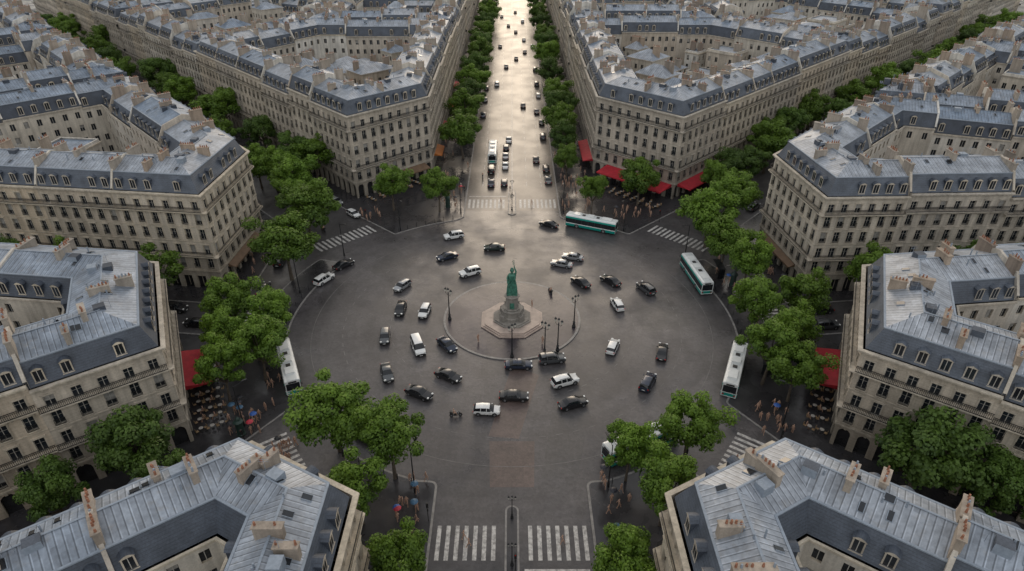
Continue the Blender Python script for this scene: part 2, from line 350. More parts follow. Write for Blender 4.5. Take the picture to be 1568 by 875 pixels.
def block(poly,H,D,seed,lod=2,inner=True,lotw=16,nf=5,name='haussmann_apartment_building',archE=(),jit=True):
    rng=random.Random(seed); poly=[Vector(p) for p in poly]; n=len(poly)
    ar=sum(poly[i].x*poly[(i+1)%n].y-poly[(i+1)%n].x*poly[i].y for i in range(n))
    if ar<0: poly=poly[::-1]
    ALLB.append((poly,D,seed))
    E=[]
    for i in range(n):
        a,b=poly[i],poly[(i+1)%n]; d=(b-a); L=d.length; d=d/L; E.append((a,d,Vector((d.y,-d.x)),L))
    c=[]
    for i in range(n):
        d0=E[i-1][1];d1=E[i][1]; t=atan2(d0.x*d1.y-d0.y*d1.x,d0.dot(d1)); c.append(tan(t/2))
    lots=[];first=[];last=[]
    for i in range(n):
        L=E[i][3]; k=1 if L<28 else max(2,round(L/lotw)); cuts=[0]+[L*(j+rng.uniform(-.2,.2))/k for j in range(1,k)]+[L]
        first.append(len(lots))
        for j in range(k): lots.append([i,cuts[j],cuts[j+1],j==0,j==k-1])
        last.append(len(lots)-1)
    par=list(range(len(lots)))
    def find(x):
        while par[x]!=x: x=par[x]
        return x
    for i in range(n): par[find(first[i])]=find(last[i-1])
    groups={}
    for li in range(len(lots)): groups.setdefault(find(li),[]).append(li)
    gh={};gs={};gw={}
    big=[0,.5,-.6,.9,-1.0] if lod>1 else [0,.6,-1.4,1.4,-3.2,2.4,-.6,-2.2]
    for g,ls in groups.items():
        gh[g]=H+(rng.choice(big) if (jit and len(ls)==1) else 0); gs[g]=rng.choice([0,0,1]); gw[g]=3 if (lod==1 and rng.random()<.3) else 0
    for g,ls in groups.items():
        G=newG(); Hh=gh[g]; cen=Vector((0,0)); cn=0
        for li in ls:
            i,sa,sb,isf,isl=lots[li]; P,d,nr,L=E[i]; c0=c[i];c1=c[(i+1)%n]; ll=sb-sa
            cen+=P+d*(sa+sb)/2-nr*D/2; cn+=1
            def f(s,z,o,P=P,d=d,nr=nr,sa=sa,ll=ll,isf=isf,isl=isl,c0=c0,c1=c1,L=L):
                if isf and s<=1e-5: t=-o*c0
                elif isl and s>=ll-1e-5: t=L+o*c1
                else: t=sa+s
                q=P+d*t+nr*o; return (q.x,q.y,z)
            facade(G,f,ll,Hh,nf,lod,rng,arch=(i in archE),wm0=gw[g])
            si0=(D*c0 if isf else sa); si1=(L-D*c1 if isl else sb); li_=si1-si0
            if inner and li_>.5:
                def f2(s,z,o,P=P,d=d,nr=nr,si1=si1,si0=si0,li_=li_,isf=isf,isl=isl,c0=c0,c1=c1,L=L):
                    oo=-(D+o)
                    if isl and s<=1e-5: t=L+oo*c1
                    elif isf and s>=li_-1e-5: t=-oo*c0
                    else: t=si1-s
                    q=P+d*t+nr*oo; return (q.x,q.y,z)
                facade(G,f2,li_,Hh,nf,max(1,lod-1) if lod<3 else 2,rng,inner=True)
            Rm=G['roof']; mh=3.1; rh=1.5
            prof=[(.28,Hh+.08),(1.75,Hh+mh),(D/2,Hh+mh+rh),(D-1.75,Hh+mh),(D-.28,Hh+.08)]
            dist=0
            for (o0,z0),(o1,z1),mm in zip(prof,prof[1:],(1,0,0,1)):
                w=hypot(o1-o0,z1-z0)
                A=[(0,o0,z0,0),(ll,o0,z0,0),(ll,o1,z1,w),(0,o1,z1,w)]
                uv=[]
                for s_,o_,z_,v_ in A:
                    t=(o_*c0 if (isf and s_==0) else (L-o_*c1 if (isl and s_==ll) else sa+s_)); uv.append((t,v_+dist))
                Rm.q([f(a_[0],a_[2],-a_[1]) for a_ in A],mm,uv); dist+=w
            for o_,z_ in (prof[1],prof[3]):
                Bf(Rm,f,0,ll,z_-.05,z_+.1,-o_-.16,-o_+.1,2,False); Rm.q([f(0,z_-.05,-o_-.16),f(ll,z_-.05,-o_-.16),f(ll,z_+.1,-o_-.16),f(0,z_+.1,-o_-.16)],2)
            Rm.q([f(0,Hh+mh+rh+.07,-D/2-.13),f(ll,Hh+mh+rh+.07,-D/2-.13),f(ll,Hh+mh+rh+.1,-D/2),f(0,Hh+mh+rh+.1,-D/2)],2)
            Rm.q([f(0,Hh+mh+rh+.07,-D/2+.13),f(ll,Hh+mh+rh+.07,-D/2+.13),f(ll,Hh+mh+rh+.1,-D/2),f(0,Hh+mh+rh+.1,-D/2)],2)
            for endc,s_ in ((isf,0),(isl,ll)):
                if not endc:
                    Rm.q([f(s_,Hh-6,0),f(s_,Hh,0)]+[f(s_,z,-o) for o,z in prof]+[f(s_,Hh,-D),f(s_,Hh-6,-D)],3)
            nb=nbays(ll); bw=ll/nb
            for b in range(nb):
                cc=(b+.5)*bw
                if (isf and cc<1.7*c0+.9) or (isl and cc>ll-1.7*c1-.9): continue
                if rng.random()<.06: continue
                dormer(G,f,cc,Hh,rng,gs[g])
            if inner and li_>3:
                nb2=nbays(li_)
                for b in range(nb2):
                    if rng.random()<.25: continue
                    cc=(b+.5)*li_/nb2
                    if (isl and cc<1.4) or (isf and cc>li_-1.4): continue
                    dormer(G,f2,cc,Hh,rng,gs[g],1.15)
            for _ in range(max(1,int(ll/3.2))):
                side=rng.choice([0,1]); t=rng.uniform(.15,.8)
                (o0,z0),(o1,z1)=(prof[1],prof[2]) if side==0 else (prof[3],prof[2])
                s_=rng.uniform(.2,.8)*ll; kk=lambda t:(-(o0+(o1-o0)*t),z0+(z1-z0)*t)
                if (isf and s_<o0*c0+1) or (isl and s_>ll-o0*c1-1) : 
                    if o0>D/2: continue
                dt=.9/abs(o1-o0); oa,za=kk(t);ob,zb=kk(min(1,t+dt)); w=rng.choice([.3,.38,.5])
                for hgt,w2,m_ in ((.12,w,2),(.135,w-.07,4)):
                    Rm.q([f(s_-w2,za+hgt,oa),f(s_+w2,za+hgt,oa),f(s_+w2,zb+hgt,ob),f(s_-w2,zb+hgt,ob)],m_)
                Rm.q([f(s_-w,za,oa),f(s_+w,za,oa),f(s_+w,za+.12,oa),f(s_-w,za+.12,oa)],2)
                Rm.q([f(s_-w,za,oa),f(s_-w,za+.12,oa),f(s_-w,zb+.12,ob),f(s_-w,zb,ob)],2)
                Rm.q([f(s_+w,za,oa),f(s_+w,za+.12,oa),f(s_+w,zb+.12,ob),f(s_+w,zb,ob)],2)
            for _ in range(max(1,int(ll/5))):
                s_=rng.uniform(.2,.8)*ll; o_=rng.uniform(D*.35,D*.65); p=Vector(f(s_,Hh+mh+.6,-o_)); Rm.cyl(p,p+Vector((0,0,rng.uniform(1,1.5))),.1,.1,6,2)
            for _ in range(int(ll/9)):
                s_=rng.uniform(.25,.75)*ll; o_=D/2+rng.choice([-1,1])*rng.uniform(.4,1.4); zb=Hh+mh+.4
                Bf(Rm,f,s_-.7,s_+.7,zb,Hh+mh+rh+.35,-o_-.6,-o_+.6,rng.choice([2,1,1])); Rm.q([f(s_-.7,zb,-o_-.6),f(s_+.7,zb,-o_-.6),f(s_+.7,Hh+mh+rh+.35,-o_-.6),f(s_-.7,Hh+mh+rh+.35,-o_-.6)],2)
                a_=Vector(f(s_+1.3,Hh+mh+.5,-o_)); Rm.cyl(a_,a_+Vector((0,0,2.6)),.025,.02,4,2)
                for zz_ in (2.2,2.45): Rm.cyl(a_+Vector((-.5,0,zz_)),a_+Vector((.5,0,zz_)),.018,.018,4,2)
            ztop=Hh+mh+rh
            if not isl:
                hn=gh[find(li+1)] if li+1<len(lots) else Hh
                dz=max(0,hn-Hh)+.32
                th=.2
                pr=[(o_+0.0,z_+dz) for o_,z_ in prof]
                pr[0]=(0.1,pr[0][1]);pr[-1]=(D-.1,pr[-1][1])
                for (o0,z0),(o1,z1) in zip(pr,pr[1:]):
                    Rm.q([f(ll-th,z0,-o0),f(ll+th,z0,-o0),f(ll+th,z1,-o1),f(ll-th,z1,-o1)],3)
                    for t_ in (-th,th): Rm.q([f(ll+t_,z0-1.6,-o0),f(ll+t_,z0,-o0),f(ll+t_,z1,-o1),f(ll+t_,z1-1.6,-o1)],3)
                l1=rng.uniform(2,3.6); l2=rng.uniform(1.8,3.2); zz=max(ztop,hn+mh+rh)+rng.uniform(.3,.9)
                chimney(G,f,ll,2.0,2.0+l1,Hh+mh-1,zz-.3,rng)
                if rng.random()<.85: chimney(G,f,ll,D-2.0-l2,D-2.0,Hh+mh-1,zz-.1,rng)
            if ll>13:
                sx=ll*rng.uniform(.4,.6); chimney(G,f,sx,D*.5-1.2,D*.5+1.4,Hh+mh,ztop+rng.uniform(.6,1.0),rng)
            if (isf or isl) and ll>9:
                sx=ll*(.5 if (isf and isl) else (.62 if isf else .38))
                chimney(G,f,sx,2.1,4.2,Hh+mh-.5,ztop+.3,rng)
        finishG(G,name,cen/cn)
def infill(cx,cy,w,l,H,rz,seed,nf=4):
    rng=random.Random(seed); G=newG(); ca,sa=cos(rz),sin(rz)
    P=[Vector((cx+x*ca-y*sa,cy+x*sa+y*ca)) for x,y in ((-w/2,-l/2),(w/2,-l/2),(w/2,l/2),(-w/2,l/2))]
    flat=rng.random()<.3; rise=rng.uniform(1.2,3)
    for i in range(4):
        a,b=P[i],P[(i+1)%4]; d=b-a; L=d.length; d/=L; nr=Vector((d.y,-d.x))
        def f(s,z,o,a=a,d=d,nr=nr,L=L):
            t=s
            if s<=1e-5: t=-o
            elif s>=L-1e-5: t=L+o
            q=a+d*t+nr*o; return (q.x,q.y,z)
        facade(G,f,L,H,nf,1,rng,inner=True)
        off=min(w,l)/2; rr=G['roof']
        if flat:
            Bf(rr,f,0,L,H+.08,H+.7,-.3,.0,3); 
            if i==0: rr.q([(*p,H+.3) for p in P],0,[(0,0),(w,0),(w,l),(0,l)])
        elif (i%2==0)==(w<=l):
            rr.q([f(0,H+.08,.28),f(L,H+.08,.28),f(L/2,H+rise,-off)],0,[(0,0),(L,0),(L/2,off)])
        else:
            rr.q([f(0,H+.08,.28),f(L,H+.08,.28),(*(a+d*(L-off)-nr*off),H+rise),(*(a+d*off-nr*off),H+rise)],0,[(0,0),(L,0),(L-off,off),(off,off)])
        if i==0 or (i==2 and rng.random()<.6): chimney(G,f,L*rng.uniform(.3,.7),.3,rng.uniform(2,3.4),H-.5,H+rise+1.1,rng)
    finishG(G,'courtyard_building',(cx,cy))
mir=lambda P:[(-x,y) for x,y in P]
A1=[(-22,171),(-39.5,154),(-104.3,223.4),(-76,262),(-22,262)]
B1=[(22.5,171),(41,153.5),(111.7,224),(77,262),(22.5,262)]
block(A1,21.5,12.5,1,2,archE=range(5)); block(B1,21.5,12.5,2,2,archE=range(5))
Cb=[(-57.5,110.5),(-56.5,133),(-105,185),(-141,150),(-135,120)]
block(Cb,20.5,12.5,3,2)
Db=[(57.5,109.5),(55.5,131),(89,164.5),(128,150),(137,112)]
block(Db,20.5,12.5,4,2)
Eb=[(-46.5,69),(-57.5,91),(-108,97),(-110,22.3)]
Fb=[(46.2,68.5),(56.5,90),(108,96),(110,21.5)]
block(Eb,17.3,12,5,2,nf=4,archE=range(4)); block(Fb,17.3,12,6,2,nf=4,archE=range(4))
Gb=[(-16.2,-20),(-16.2,45),(-29,52),(-100,0),(-100,-20)]
block(Gb,16.6,10,7,2,nf=4,lotw=14); block(mir(Gb),16.6,10,8,2,nf=4,lotw=14)
far=[([(-22,262.6),(-22,326),(-79,326),(-79,262.6)],9),([(-80,263),(-80,326),(-112,346),(-163,286.5),(-105,225)],10),
 ([(-106.5,186.6),(-160,244),(-200,206),(-142.5,151.6)],11),([(-161,245),(-216,304),(-256,264),(-201,207)],12),
 ([(-143,150),(-201,205),(-235,160),(-137,120)],13),([(-22,327),(-22,402),(-90,402),(-90,327)],14),([(-22,403),(-22,490),(-90,490),(-90,403)],15),
 ([(-164,287.5),(-113,347),(-150,385),(-219,346)],16),([(-220,347),(-152,386),(-200,440),(-280,412)],33),
 ([(22.5,262.6),(22.5,326),(79,326),(79,262.6)],17),([(80,263),(80,326),(130,346),(181,294),(112.5,226)],18),
 ([(90,165.5),(150,226),(190,187),(129,151.5)],19),([(151,227),(230,306),(270,266),(191,188)],20),
 ([(130,150),(191,186),(235,155),(139,113)],21),([(22.5,327),(22.5,402),(95,402),(95,327)],22),([(22.5,403),(22.5,490),(95,490),(95,403)],23),
 ([(182,295),(131,347),(170,385),(236,348)],24),([(237,349),(171,386),(215,430),(290,402)],34)]
for P,sd in far: block(P,20.5+((sd*7)%5)*.5-.7,12.5,sd,1,lotw=13)
ki=0; YT=[]
for poly,D,sd in ALLB:
    if sd in (7,8): continue
    rg=random.Random(500+sd); n=len(poly)
    def dist_in(p):
        return min(-(p-poly[i]).dot(Vector(((poly[(i+1)%n]-poly[i]).normalized().y,-(poly[(i+1)%n]-poly[i]).normalized().x))) for i in range(n))
    le=max(range(n),key=lambda i:(poly[(i+1)%n]-poly[i]).length); dd=(poly[(le+1)%n]-poly[le]).normalized(); rz=atan2(dd.y,dd.x); ee=Vector((-dd.y,dd.x))
    cen=sum(poly,Vector((0,0)))/n; sp=14.0
    for a in range(-7,8):
        for b in range(-7,8):
            c=cen+dd*(a*sp+rg.uniform(-1,1))+ee*(b*sp+rg.uniform(-1,1)); w=rg.uniform(7.5,12.4); l=rg.uniform(8,12.6)
            if rg.random()<.16:
                if dist_in(c)>D+4: YT.append((c.x,c.y,rg.uniform(3.5,5)))
                continue
            cs=[c+dd*(sx*w/2)+ee*(sy*l/2) for sx in(-1,1) for sy in(-1,1)]
            md=min(dist_in(q) for q in cs)
            if md<D+.9: 
                w*=.62;l*=.62; cs=[c+dd*(sx*w/2)+ee*(sy*l/2) for sx in(-1,1) for sy in(-1,1)]
                if min(dist_in(q) for q in cs)<D+.9: continue
            infill(c.x,c.y,w,l,rg.uniform(13,22) if sd not in(5,6) else rg.uniform(9,14),rz,1000+ki,4 if sd not in (5,6) else 3); ki+=1
# ------------------------------------------------------------------ ground, roads, pavements
def sheet(name,pts,z,m):
    mb=MB(); mb.q([(x,y,z) for x,y in pts],0); return obj(name,mb.mesh(name,[m]))
sheet('ground',[(-4000,-3000),(4000,-3000),(4000,6000),(-4000,6000)],0,M['road'])
def arc(R,a0,a1,n=24): return [(CX+R*cos(radians(a0+(a1-a0)*i/n)),CY+R*sin(radians(a0+(a1-a0)*i/n))) for i in range(n+1)]
sheet('roundabout_road',arc(49,0,360,96)[:-1],.004,M['ring'])
sheet('boulevard_road',[(-11.6,147),(11.6,147),(11.6,1500),(-11.6,1500)],.008,M['blvd'])
sheet('avenue_road',[(-10.1,-300),(10.1,-300),(10.1,56),(-10.1,56)],.008,M['ring'])
sheet('red_brown_lane',[(-3.0,60.5),(3.0,60.5),(3.3,69),(-3.3,69)],.008,M['patch'])
sheet('red_brown_lane',[(-3.5,70),(1,69.5),(4.5,84),(0,86.5)],.008,M['patch'])
sheet('repaired_paving',[(4,62),(9,62),(14,84),(8,86)],.008,M['road'])
sheet('repaired_paving',[(-30,118),(-24,112),(-21,121),(-26,128)],.008,M['road'])
sheet('repaired_paving',[(24,96),(33,98),(31,108),(23,103)],.008,M['road'])
def fillet(P,rs):
    out=[];n=len(P)
    for i in range(n):
        p=Vector(P[i]);r=rs.get(i,0)
        if not r: out.append(tuple(p)); continue
        a=Vector(P[i-1])-p;b=Vector(P[(i+1)%n])-p; t=min(r,a.length*.45,b.length*.45)
        A=p+a.normalized()*t;Bp=p+b.normalized()*t
        for j in range(6):
            u=j/5; out.append(tuple(A*(1-u)**2+p*2*u*(1-u)+Bp*u*u))
    return out
def pavement(name,P,z=.13,m='walk',kw=.32):
    n=len(P); ar=sum(P[i][0]*P[(i+1)%n][1]-P[(i+1)%n][0]*P[i][1] for i in range(n))
    if ar<0: P=P[::-1]
    V=[Vector(p) for p in P]; I=[]
    for i in range(n):
        d0=(V[i]-V[i-1]).normalized();d1=(V[(i+1)%n]-V[i]).normalized()
        t=(d0+d1).normalized(); nn=Vector((-t.y,t.x)); cs=max(.4,nn.dot(Vector((-d1.y,d1.x)))); I.append(V[i]+nn*kw/cs)
    mb=MB()
    for i in range(n):
        j=(i+1)%n
        mb.q([(*V[i],z),(*V[j],z),(*I[j],z),(*I[i],z)],1); mb.q([(*V[i],-.02),(*V[j],-.02),(*V[j],z),(*V[i],z)],1)
    mb.q([(*p,z) for p in I],0)
    return obj(name,mb.mesh(name,[M[m],M['kerb']]))
a1=arc(43,106,129,10)
PA_=fillet([(-11.6,1500)]+[(-11.6,143)]+a1[1:]+[(-41,147),(-658,808)],{1:5,11:4,12:3})
pavement('pavement',PA_); pavement('pavement',mir(PA_))
PC=fillet([(-52,104.5),(-52,136.5),(-666,795),(-900,206)],{0:4,1:4}); pavement('pavement',PC); pavement('pavement',mir(PC))
PE=fillet(arc(40.8,150,215,26)+[(-41.5,65),(-364,-171),(-900,-171),(-900,196),(-53,95)]+arc(47,184,152,14),{0:2,26:3,27:4,31:3,46:2})
pavement('pavement',PE); pavement('pavement',mir(PE))
PG=fillet([(-10.1,61.5)]+arc(41,254,237,8)[1:]+[(-31.5,56),(-354,-180),(-354,-300),(-10.1,-300)],{0:4,8:4,9:3})
pavement('pavement',PG); pavement('pavement',mir(PG))
pavement('traffic_circle_island',arc(12.8,0,360,80)[:-1],.16,'isl',.4)
for y0,y1,w in ((145.5,158,1.0),(47.5,56.5,.9)):
    pavement('traffic_refuge',[(w*cos(t*pi/8),y1+w*sin(t*pi/8)) for t in range(9)]+[(-w*cos(t*pi/8),y0-w*sin(t*pi/8)) for t in range(9)],.15,'walk',.25)
def crossing(cx,cy,ang,span,length,w=.55,gap=.6,skipc=0):
    mb=MB(); d=Vector((cos(ang),sin(ang))); e=Vector((-d.y,d.x)); n=int(span/(w+gap))
    for i in range(n):
        s=-span/2+(i+.5)*span/n
        if abs(s)<skipc: continue
        c=Vector((cx,cy))+e*s; P=[c-d*length/2-e*w/2,c+d*length/2-e*w/2,c+d*length/2+e*w/2,c-d*length/2+e*w/2]
        mb.q([(*p,.013) for p in P])
    obj('zebra_crossing',mb.mesh('zebra_crossing',[M['paint']]))
crossing(0,151,pi/2,22.6,5.2,.55,.5,1.2); crossing(0,51.8,pi/2,19.5,5,.52,.58,1.2)
for sgn in (-1,1):
    a=radians(133) if sgn<0 else radians(47)
    crossing(sgn*38.2,132.5,a,15,4.2,.55,.6)
    a=radians(216) if sgn<0 else radians(-36)
    crossing(sgn*32.5,65.5,a,10.5,4.5,.5,.55)
    crossing(sgn*49.6,99.8,0,8,3.4,.5,.55)
mb=MB()
for R in (22.5,31,36.5):
    n=int(2*pi*R/2.6)
    for i in range(n):
        a0=2*pi*i/n;a1_=a0+2*pi/n*(.4 if R<34 else .98); w=.055
        mb.q([(CX+r*cos(a),CY+r*sin(a),.013) for r,a in ((R-w,a0),(R+w,a0),(R+w,a1_),(R-w,a1_))])
obj('lane_marking',mb.mesh('lane_marking',[simple('faded_paint',(.13,.125,.12),.5,0,.35,1)]))
mb=MB()
for i in range(90):
    y=162+i*6
    for x in (-7.8,-3.9,3.9,7.8): mb.q([(x-.07,y,.013),(x+.07,y,.013),(x+.07,y+3,.013),(x-.07,y+3,.013)])
for x in (-.15,.15): mb.q([(x-.05,160,.013),(x+.05,160,.013),(x+.05,900,.013),(x-.05,900,.013)])
for x0,x1,y in ((-11,-1.5,155.3),(1.5,9.3,47.8)): mb.q([(x0,y,.013),(x1,y,.013),(x1,y+.35,.013),(x0,y+.35,.013)])
obj('road_marking',mb.mesh('road_marking',[M['paint']]))
# ------------------------------------------------------------------ trees
def tree_mesh(seed,R=5.0,dark=False,leaves=270,ncl=46):
    rng=random.Random(seed); mb=MB(); cz=8.0; top=Vector((rng.uniform(-.3,.3),rng.uniform(-.3,.3),4.2))
    mb.cyl((0,0,0),(top.x*.5,top.y*.5,2.2),.3,.23,8,0,False); mb.cyl((top.x*.5,top.y*.5,2.2),top,.23,.19,8,0,False)
    cl=[]
    for i in range(ncl):
        th=rng.uniform(0,2*pi); ph=math.asin(rng.uniform(-.8,1)); rr=rng.uniform(.45,.88)*R*(1+.14*sin(3*th+seed)+.1*sin(5*th))
        p=Vector((rr*cos(ph)*cos(th),rr*cos(ph)*sin(th),cz+rr*.9*sin(ph))); cl.append((p,rng.uniform(.17,.31)*R,rng.random()))
    for p,r,_ in cl[:14]:
        mid=top.lerp(p,.5)+Vector((0,0,-.4)); mb.cyl(top-Vector((0,0,.2)),mid,.13,.08,5,0,False); mb.cyl(mid,p,.08,.03,5,0,False)
    for p,r,t in cl:
        for j in range(leaves):
            d=Vector((rng.gauss(0,1),rng.gauss(0,1),rng.gauss(0,1)+.15)).normalized()
            rad=r*(rng.uniform(.72,1.12) if rng.random()<.78 else rng.uniform(.2,.8)); c=p+Vector((d.x*rad,d.y*rad,d.z*rad*.8))
            nn=(d+Vector((rng.gauss(0,.45),rng.gauss(0,.45),rng.gauss(0,.45)+.45))).normalized(); a=nn.orthogonal().normalized(); b=nn.cross(a)
            an=rng.uniform(0,pi); a,b=a*cos(an)+b*sin(an),b*cos(an)-a*sin(an); s=rng.uniform(.13,.27)
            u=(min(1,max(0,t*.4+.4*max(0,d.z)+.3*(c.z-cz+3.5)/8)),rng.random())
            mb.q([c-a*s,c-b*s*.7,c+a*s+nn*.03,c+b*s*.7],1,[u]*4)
    return mb.mesh('plane_tree_mesh',[M['bark'],M['leafd'] if dark else M['leaf']])
TM=[tree_mesh(i) for i in range(5)]; TD=[tree_mesh(20+i,dark=True) for i in range(3)]
T=[(-29.2,147,4.8,0),(-17.8,146,4.3,0),(-14.3,182,6.6,0),(31.5,150,5.4,0),(19.3,144.5,3.2,0),(-44.5,128,6.4,0),(-45.0,114,6.8,0),(-54,149,5.6,0),(-52,163,5.8,0),(-61,158,4.8,0),(-49.5,139.5,4.6,0),
 (-72.5,184,5.4,1),(-91,203,7.6,0),(-82,178,5,0),(-99,192,5.2,1),(-112,222,6,0),(-129,243,6.5,1),(-148,252,6,0),(-136,229,5,1),(-173,283,6.5,0),(-160,268,5.5,1),(-232,341,7,1),(-205,318,6,0),(-190,296,5,1),(-60,170,5,1),(-120,232,5.5,0),(-66,160,4.6,0),(-180,304,6.5,0),(-215,333,6.5,0),(-197,300,5.5,0),
 (-66.5,103.8,5.4,0),(-85,105.8,4.4,0),(-97,107.5,4.7,1),(-76,104.4,3.6,1),(-115,111,4.5,0),
 (-49,95,4.5,0),(-41.5,92.5,4.4,0),(-40.3,82.5,4.6,0),(-44.3,77.5,3.9,0),(-46.8,86.5,3.6,0),
 (-24.7,67.0,5.5,0),(-16,62,4.7,0),(-19,54.5,4.1,0),(-12.4,44.6,3.6,0),(-48.8,60.5,5.4,1),(-55.5,53.8,3.6,1),(-42.5,55.5,3.2,1),
 (43,128,6.6,0),(51.5,139,5.6,0),(46,109.5,4.4,0),(43.3,117,4.8,0),(55.5,158,4.4,1),(50,150,4.2,0),(70,171,6.4,0),(62,160,4.7,1),(94.5,203,6.6,0),(82,190,5.4,1),(114,217,6.2,0),(131,232,7,0),(122,214,5,1),(145,243,6,1),(160,253,7.4,0),(152,235,5,1),(180,278,6,0),(200,300,6,1),(223,324,8,0),(100,196,5,1),(74,180,4.6,0),(190,282,6,0),(212,312,6.5,0),(240,335,7,0),
 (67,104,5.2,0),(87,106.3,4.4,1),(99,107,4.7,0),(78,104.4,3.4,1),(116,110,4.5,0),
 (42.3,94,4.2,0),(40.6,81.5,4.5,0),(50.5,95.5,4.3,0),(46.2,87,3.9,0),(43.3,77.5,4.3,0),
 (24,64.4,4.4,0),(15.5,61.5,3.5,0),(18.8,54.3,4.0,0),(12.4,44.8,3.6,0),(52,58.2,6.2,1),(60,54,4.4,1)]
T+=[(x,y,r,1) for x,y,r in YT]
for i,y in enumerate((205,222,238,257,280,302,324,350,376,405,440,475)): T.append((-14.6+min(1.6,i*.25)+R0.uniform(-.4,.4),y,R0.uniform(5.2,6.4),i%2))
for i,y in enumerate((164,180,193,208,224,250,276,300,324,350,376,405,440,475)): T.append((14.8+R0.uniform(-.4,.6),y,3.4 if y<170 else R0.uniform(4.6,5.8),i%2))
for i,(x,y,r,dk) in enumerate(T):
    me=R0.choice(TD if dk else TM); s=r/5.0*1.04
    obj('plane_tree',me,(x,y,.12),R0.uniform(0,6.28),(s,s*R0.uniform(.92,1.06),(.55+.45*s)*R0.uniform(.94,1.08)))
# ------------------------------------------------------------------ vehicles
def wheel(mb,x,y,r,w,side,tm,hm):
    mb.cyl((x,y-w/2*side,r),(x,y+w/2*side,r),r,r*.96,14,tm); mb.cyl((x,y+w/2*side,r),(x,y+(w/2+.012)*side,r),r*.6,r*.55,10,hm)
def car_mesh(kind):
    if kind=='sedan': L,W,Hh=4.65,1.82,1.46; st=[(-.5,.80,.62,.74,'n'),(-.46,.90,.75,.93,'n'),(-.33,.96,.93,1.0,'n'),(-.2,.97,.95,1.42,'rw'),(-.03,.98,.94,1.46,'sd'),(-.01,.98,.94,1.46,'p'),(.1,.98,.93,1.44,'sd'),(.25,.97,.91,.98,'ws'),(.43,.93,.8,.86,'n'),(.49,.82,.62,.7,'n'),(.5,.74,.5,.6,'n')]
    elif kind=='hatch': L,W,Hh=4.1,1.78,1.5; st=[(-.5,.82,.6,.8,'n'),(-.485,.90,.82,.98,'n'),(-.40,.95,.95,1.40,'rw'),(-.22,.97,.95,1.49,'sd'),(-.2,.98,.95,1.49,'p'),(-.0,.98,.95,1.51,'sd'),(.02,.98,.95,1.51,'p'),(.12,.98,.94,1.46,'sd'),(.28,.96,.93,1.0,'ws'),(.43,.92,.82,.88,'n'),(.49,.82,.62,.7,'n'),(.5,.74,.5,.6,'n')]
    elif kind=='suv': L,W,Hh=4.55,1.9,1.68; st=[(-.5,.84,.7,.9,'n'),(-.485,.92,.95,1.08,'n'),(-.42,.96,1.06,1.56,'rw'),(-.22,.98,1.06,1.66,'sd'),(-.2,.98,1.06,1.66,'p'),(-.02,.98,1.06,1.68,'sd'),(0,.98,1.06,1.68,'p'),(.11,.98,1.05,1.62,'sd'),(.25,.97,1.04,1.11,'ws'),(.43,.94,.95,1.01,'n'),(.49,.86,.75,.84,'n'),(.5,.78,.6,.7,'n')]
    else: L,W,Hh=4.9,1.95,1.95; st=[(-.5,.88,.8,1.0,'n'),(-.49,.95,1.1,1.3,'n'),(-.46,.97,1.15,1.86,'rw'),(-.2,.98,1.15,1.95,'sd'),(-.17,.98,1.15,1.95,'p'),(.08,.98,1.14,1.95,'sd'),(.1,.98,1.14,1.95,'p'),(.19,.98,1.12,1.88,'sd'),(.33,.96,1.08,1.15,'ws'),(.45,.92,.95,1.02,'n'),(.495,.84,.7,.8,'n'),(.5,.78,.6,.7,'n')]
    mb=MB(); w=W/2; rings=[]
    for x,wf,zb,zt,ty in st:
        ww=w*wf; gh=zt-zb; tw=ww*(.74 if gh>.3 else .9); lo=.2 if abs(x)<.47 else .32
        half=[(ww*.9,lo),(ww,lo+.16),(ww*1.0,(lo+zb)/2+.1),(ww*.965,zb),(tw,zt-.05 if gh>.3 else zt-.02),(tw*.82,zt),(0,zt+.02)]
        ring=[(x*L,-y,z) for y,z in half]+[(x*L,y,z) for y,z in half[-2::-1]]; rings.append(ring)
    n=len(rings[0])
    for i in range(len(rings)-1):
        a,b=rings[i],rings[i+1]; ty=st[i+1][4]
        for j in range(n-1):
            s=j if j<6 else n-2-j
            m=0
            if ty in('ws','rw') and s>=3: m=1
            if ty=='sd' and s==3: m=1
            if s==0: m=2
            mb.q([a[j],a[j+1],b[j+1],b[j]],m)
        mb.q([a[0],b[0],b[-1],a[-1]],2)
    mb.q(rings[0],0); mb.q(rings[-1][::-1],2)
    r=.33 if kind in('sedan','hatch') else .37
    for x in (-.3*L,.31*L):
        for sd in (-1,1):
            mb.cyl((x,sd*(w-.12),r+.03),(x,sd*(w+.004),r+.03),r*1.17,r*1.17,16,2); wheel(mb,x,sd*(w-.08),r,.2,sd,5,6)
    for sd in (-1,1):
        zf=st[-3][2]-.04
        mb.box((.466*L,sd*w*.66,zf),(.24,.34,.15),3,-sd*.35); mb.box((-.487*L,sd*w*.72,st[1][2]-.05),(.12,.3,.2),4,sd*.2)
        mb.box((.19*L,sd*(w+.06),st[-4][2]+.06),(.16,.2,.13),0)
    mb.box((.497*L,0,.42),(.06,w*1.1,.2),2); mb.box((-.503*L,0,.62),(.03,.5,.12),3); mb.box((.515*L,0,.42),(.02,.5,.1),3)
    if kind=='suv':
        for sd in(-1,1): mb.box((-.1*L,sd*w*.66,Hh+.02),(.36*L,.04,.05),2)
    return mb.mesh(kind+'_mesh',[PA['white'],M['cglass'],M['black'],M['hl'],M['tl'],M['tyre'],M['hub']],smooth=32,weld=True)
CM={k:car_mesh(k) for k in('sedan','hatch','suv','van')}
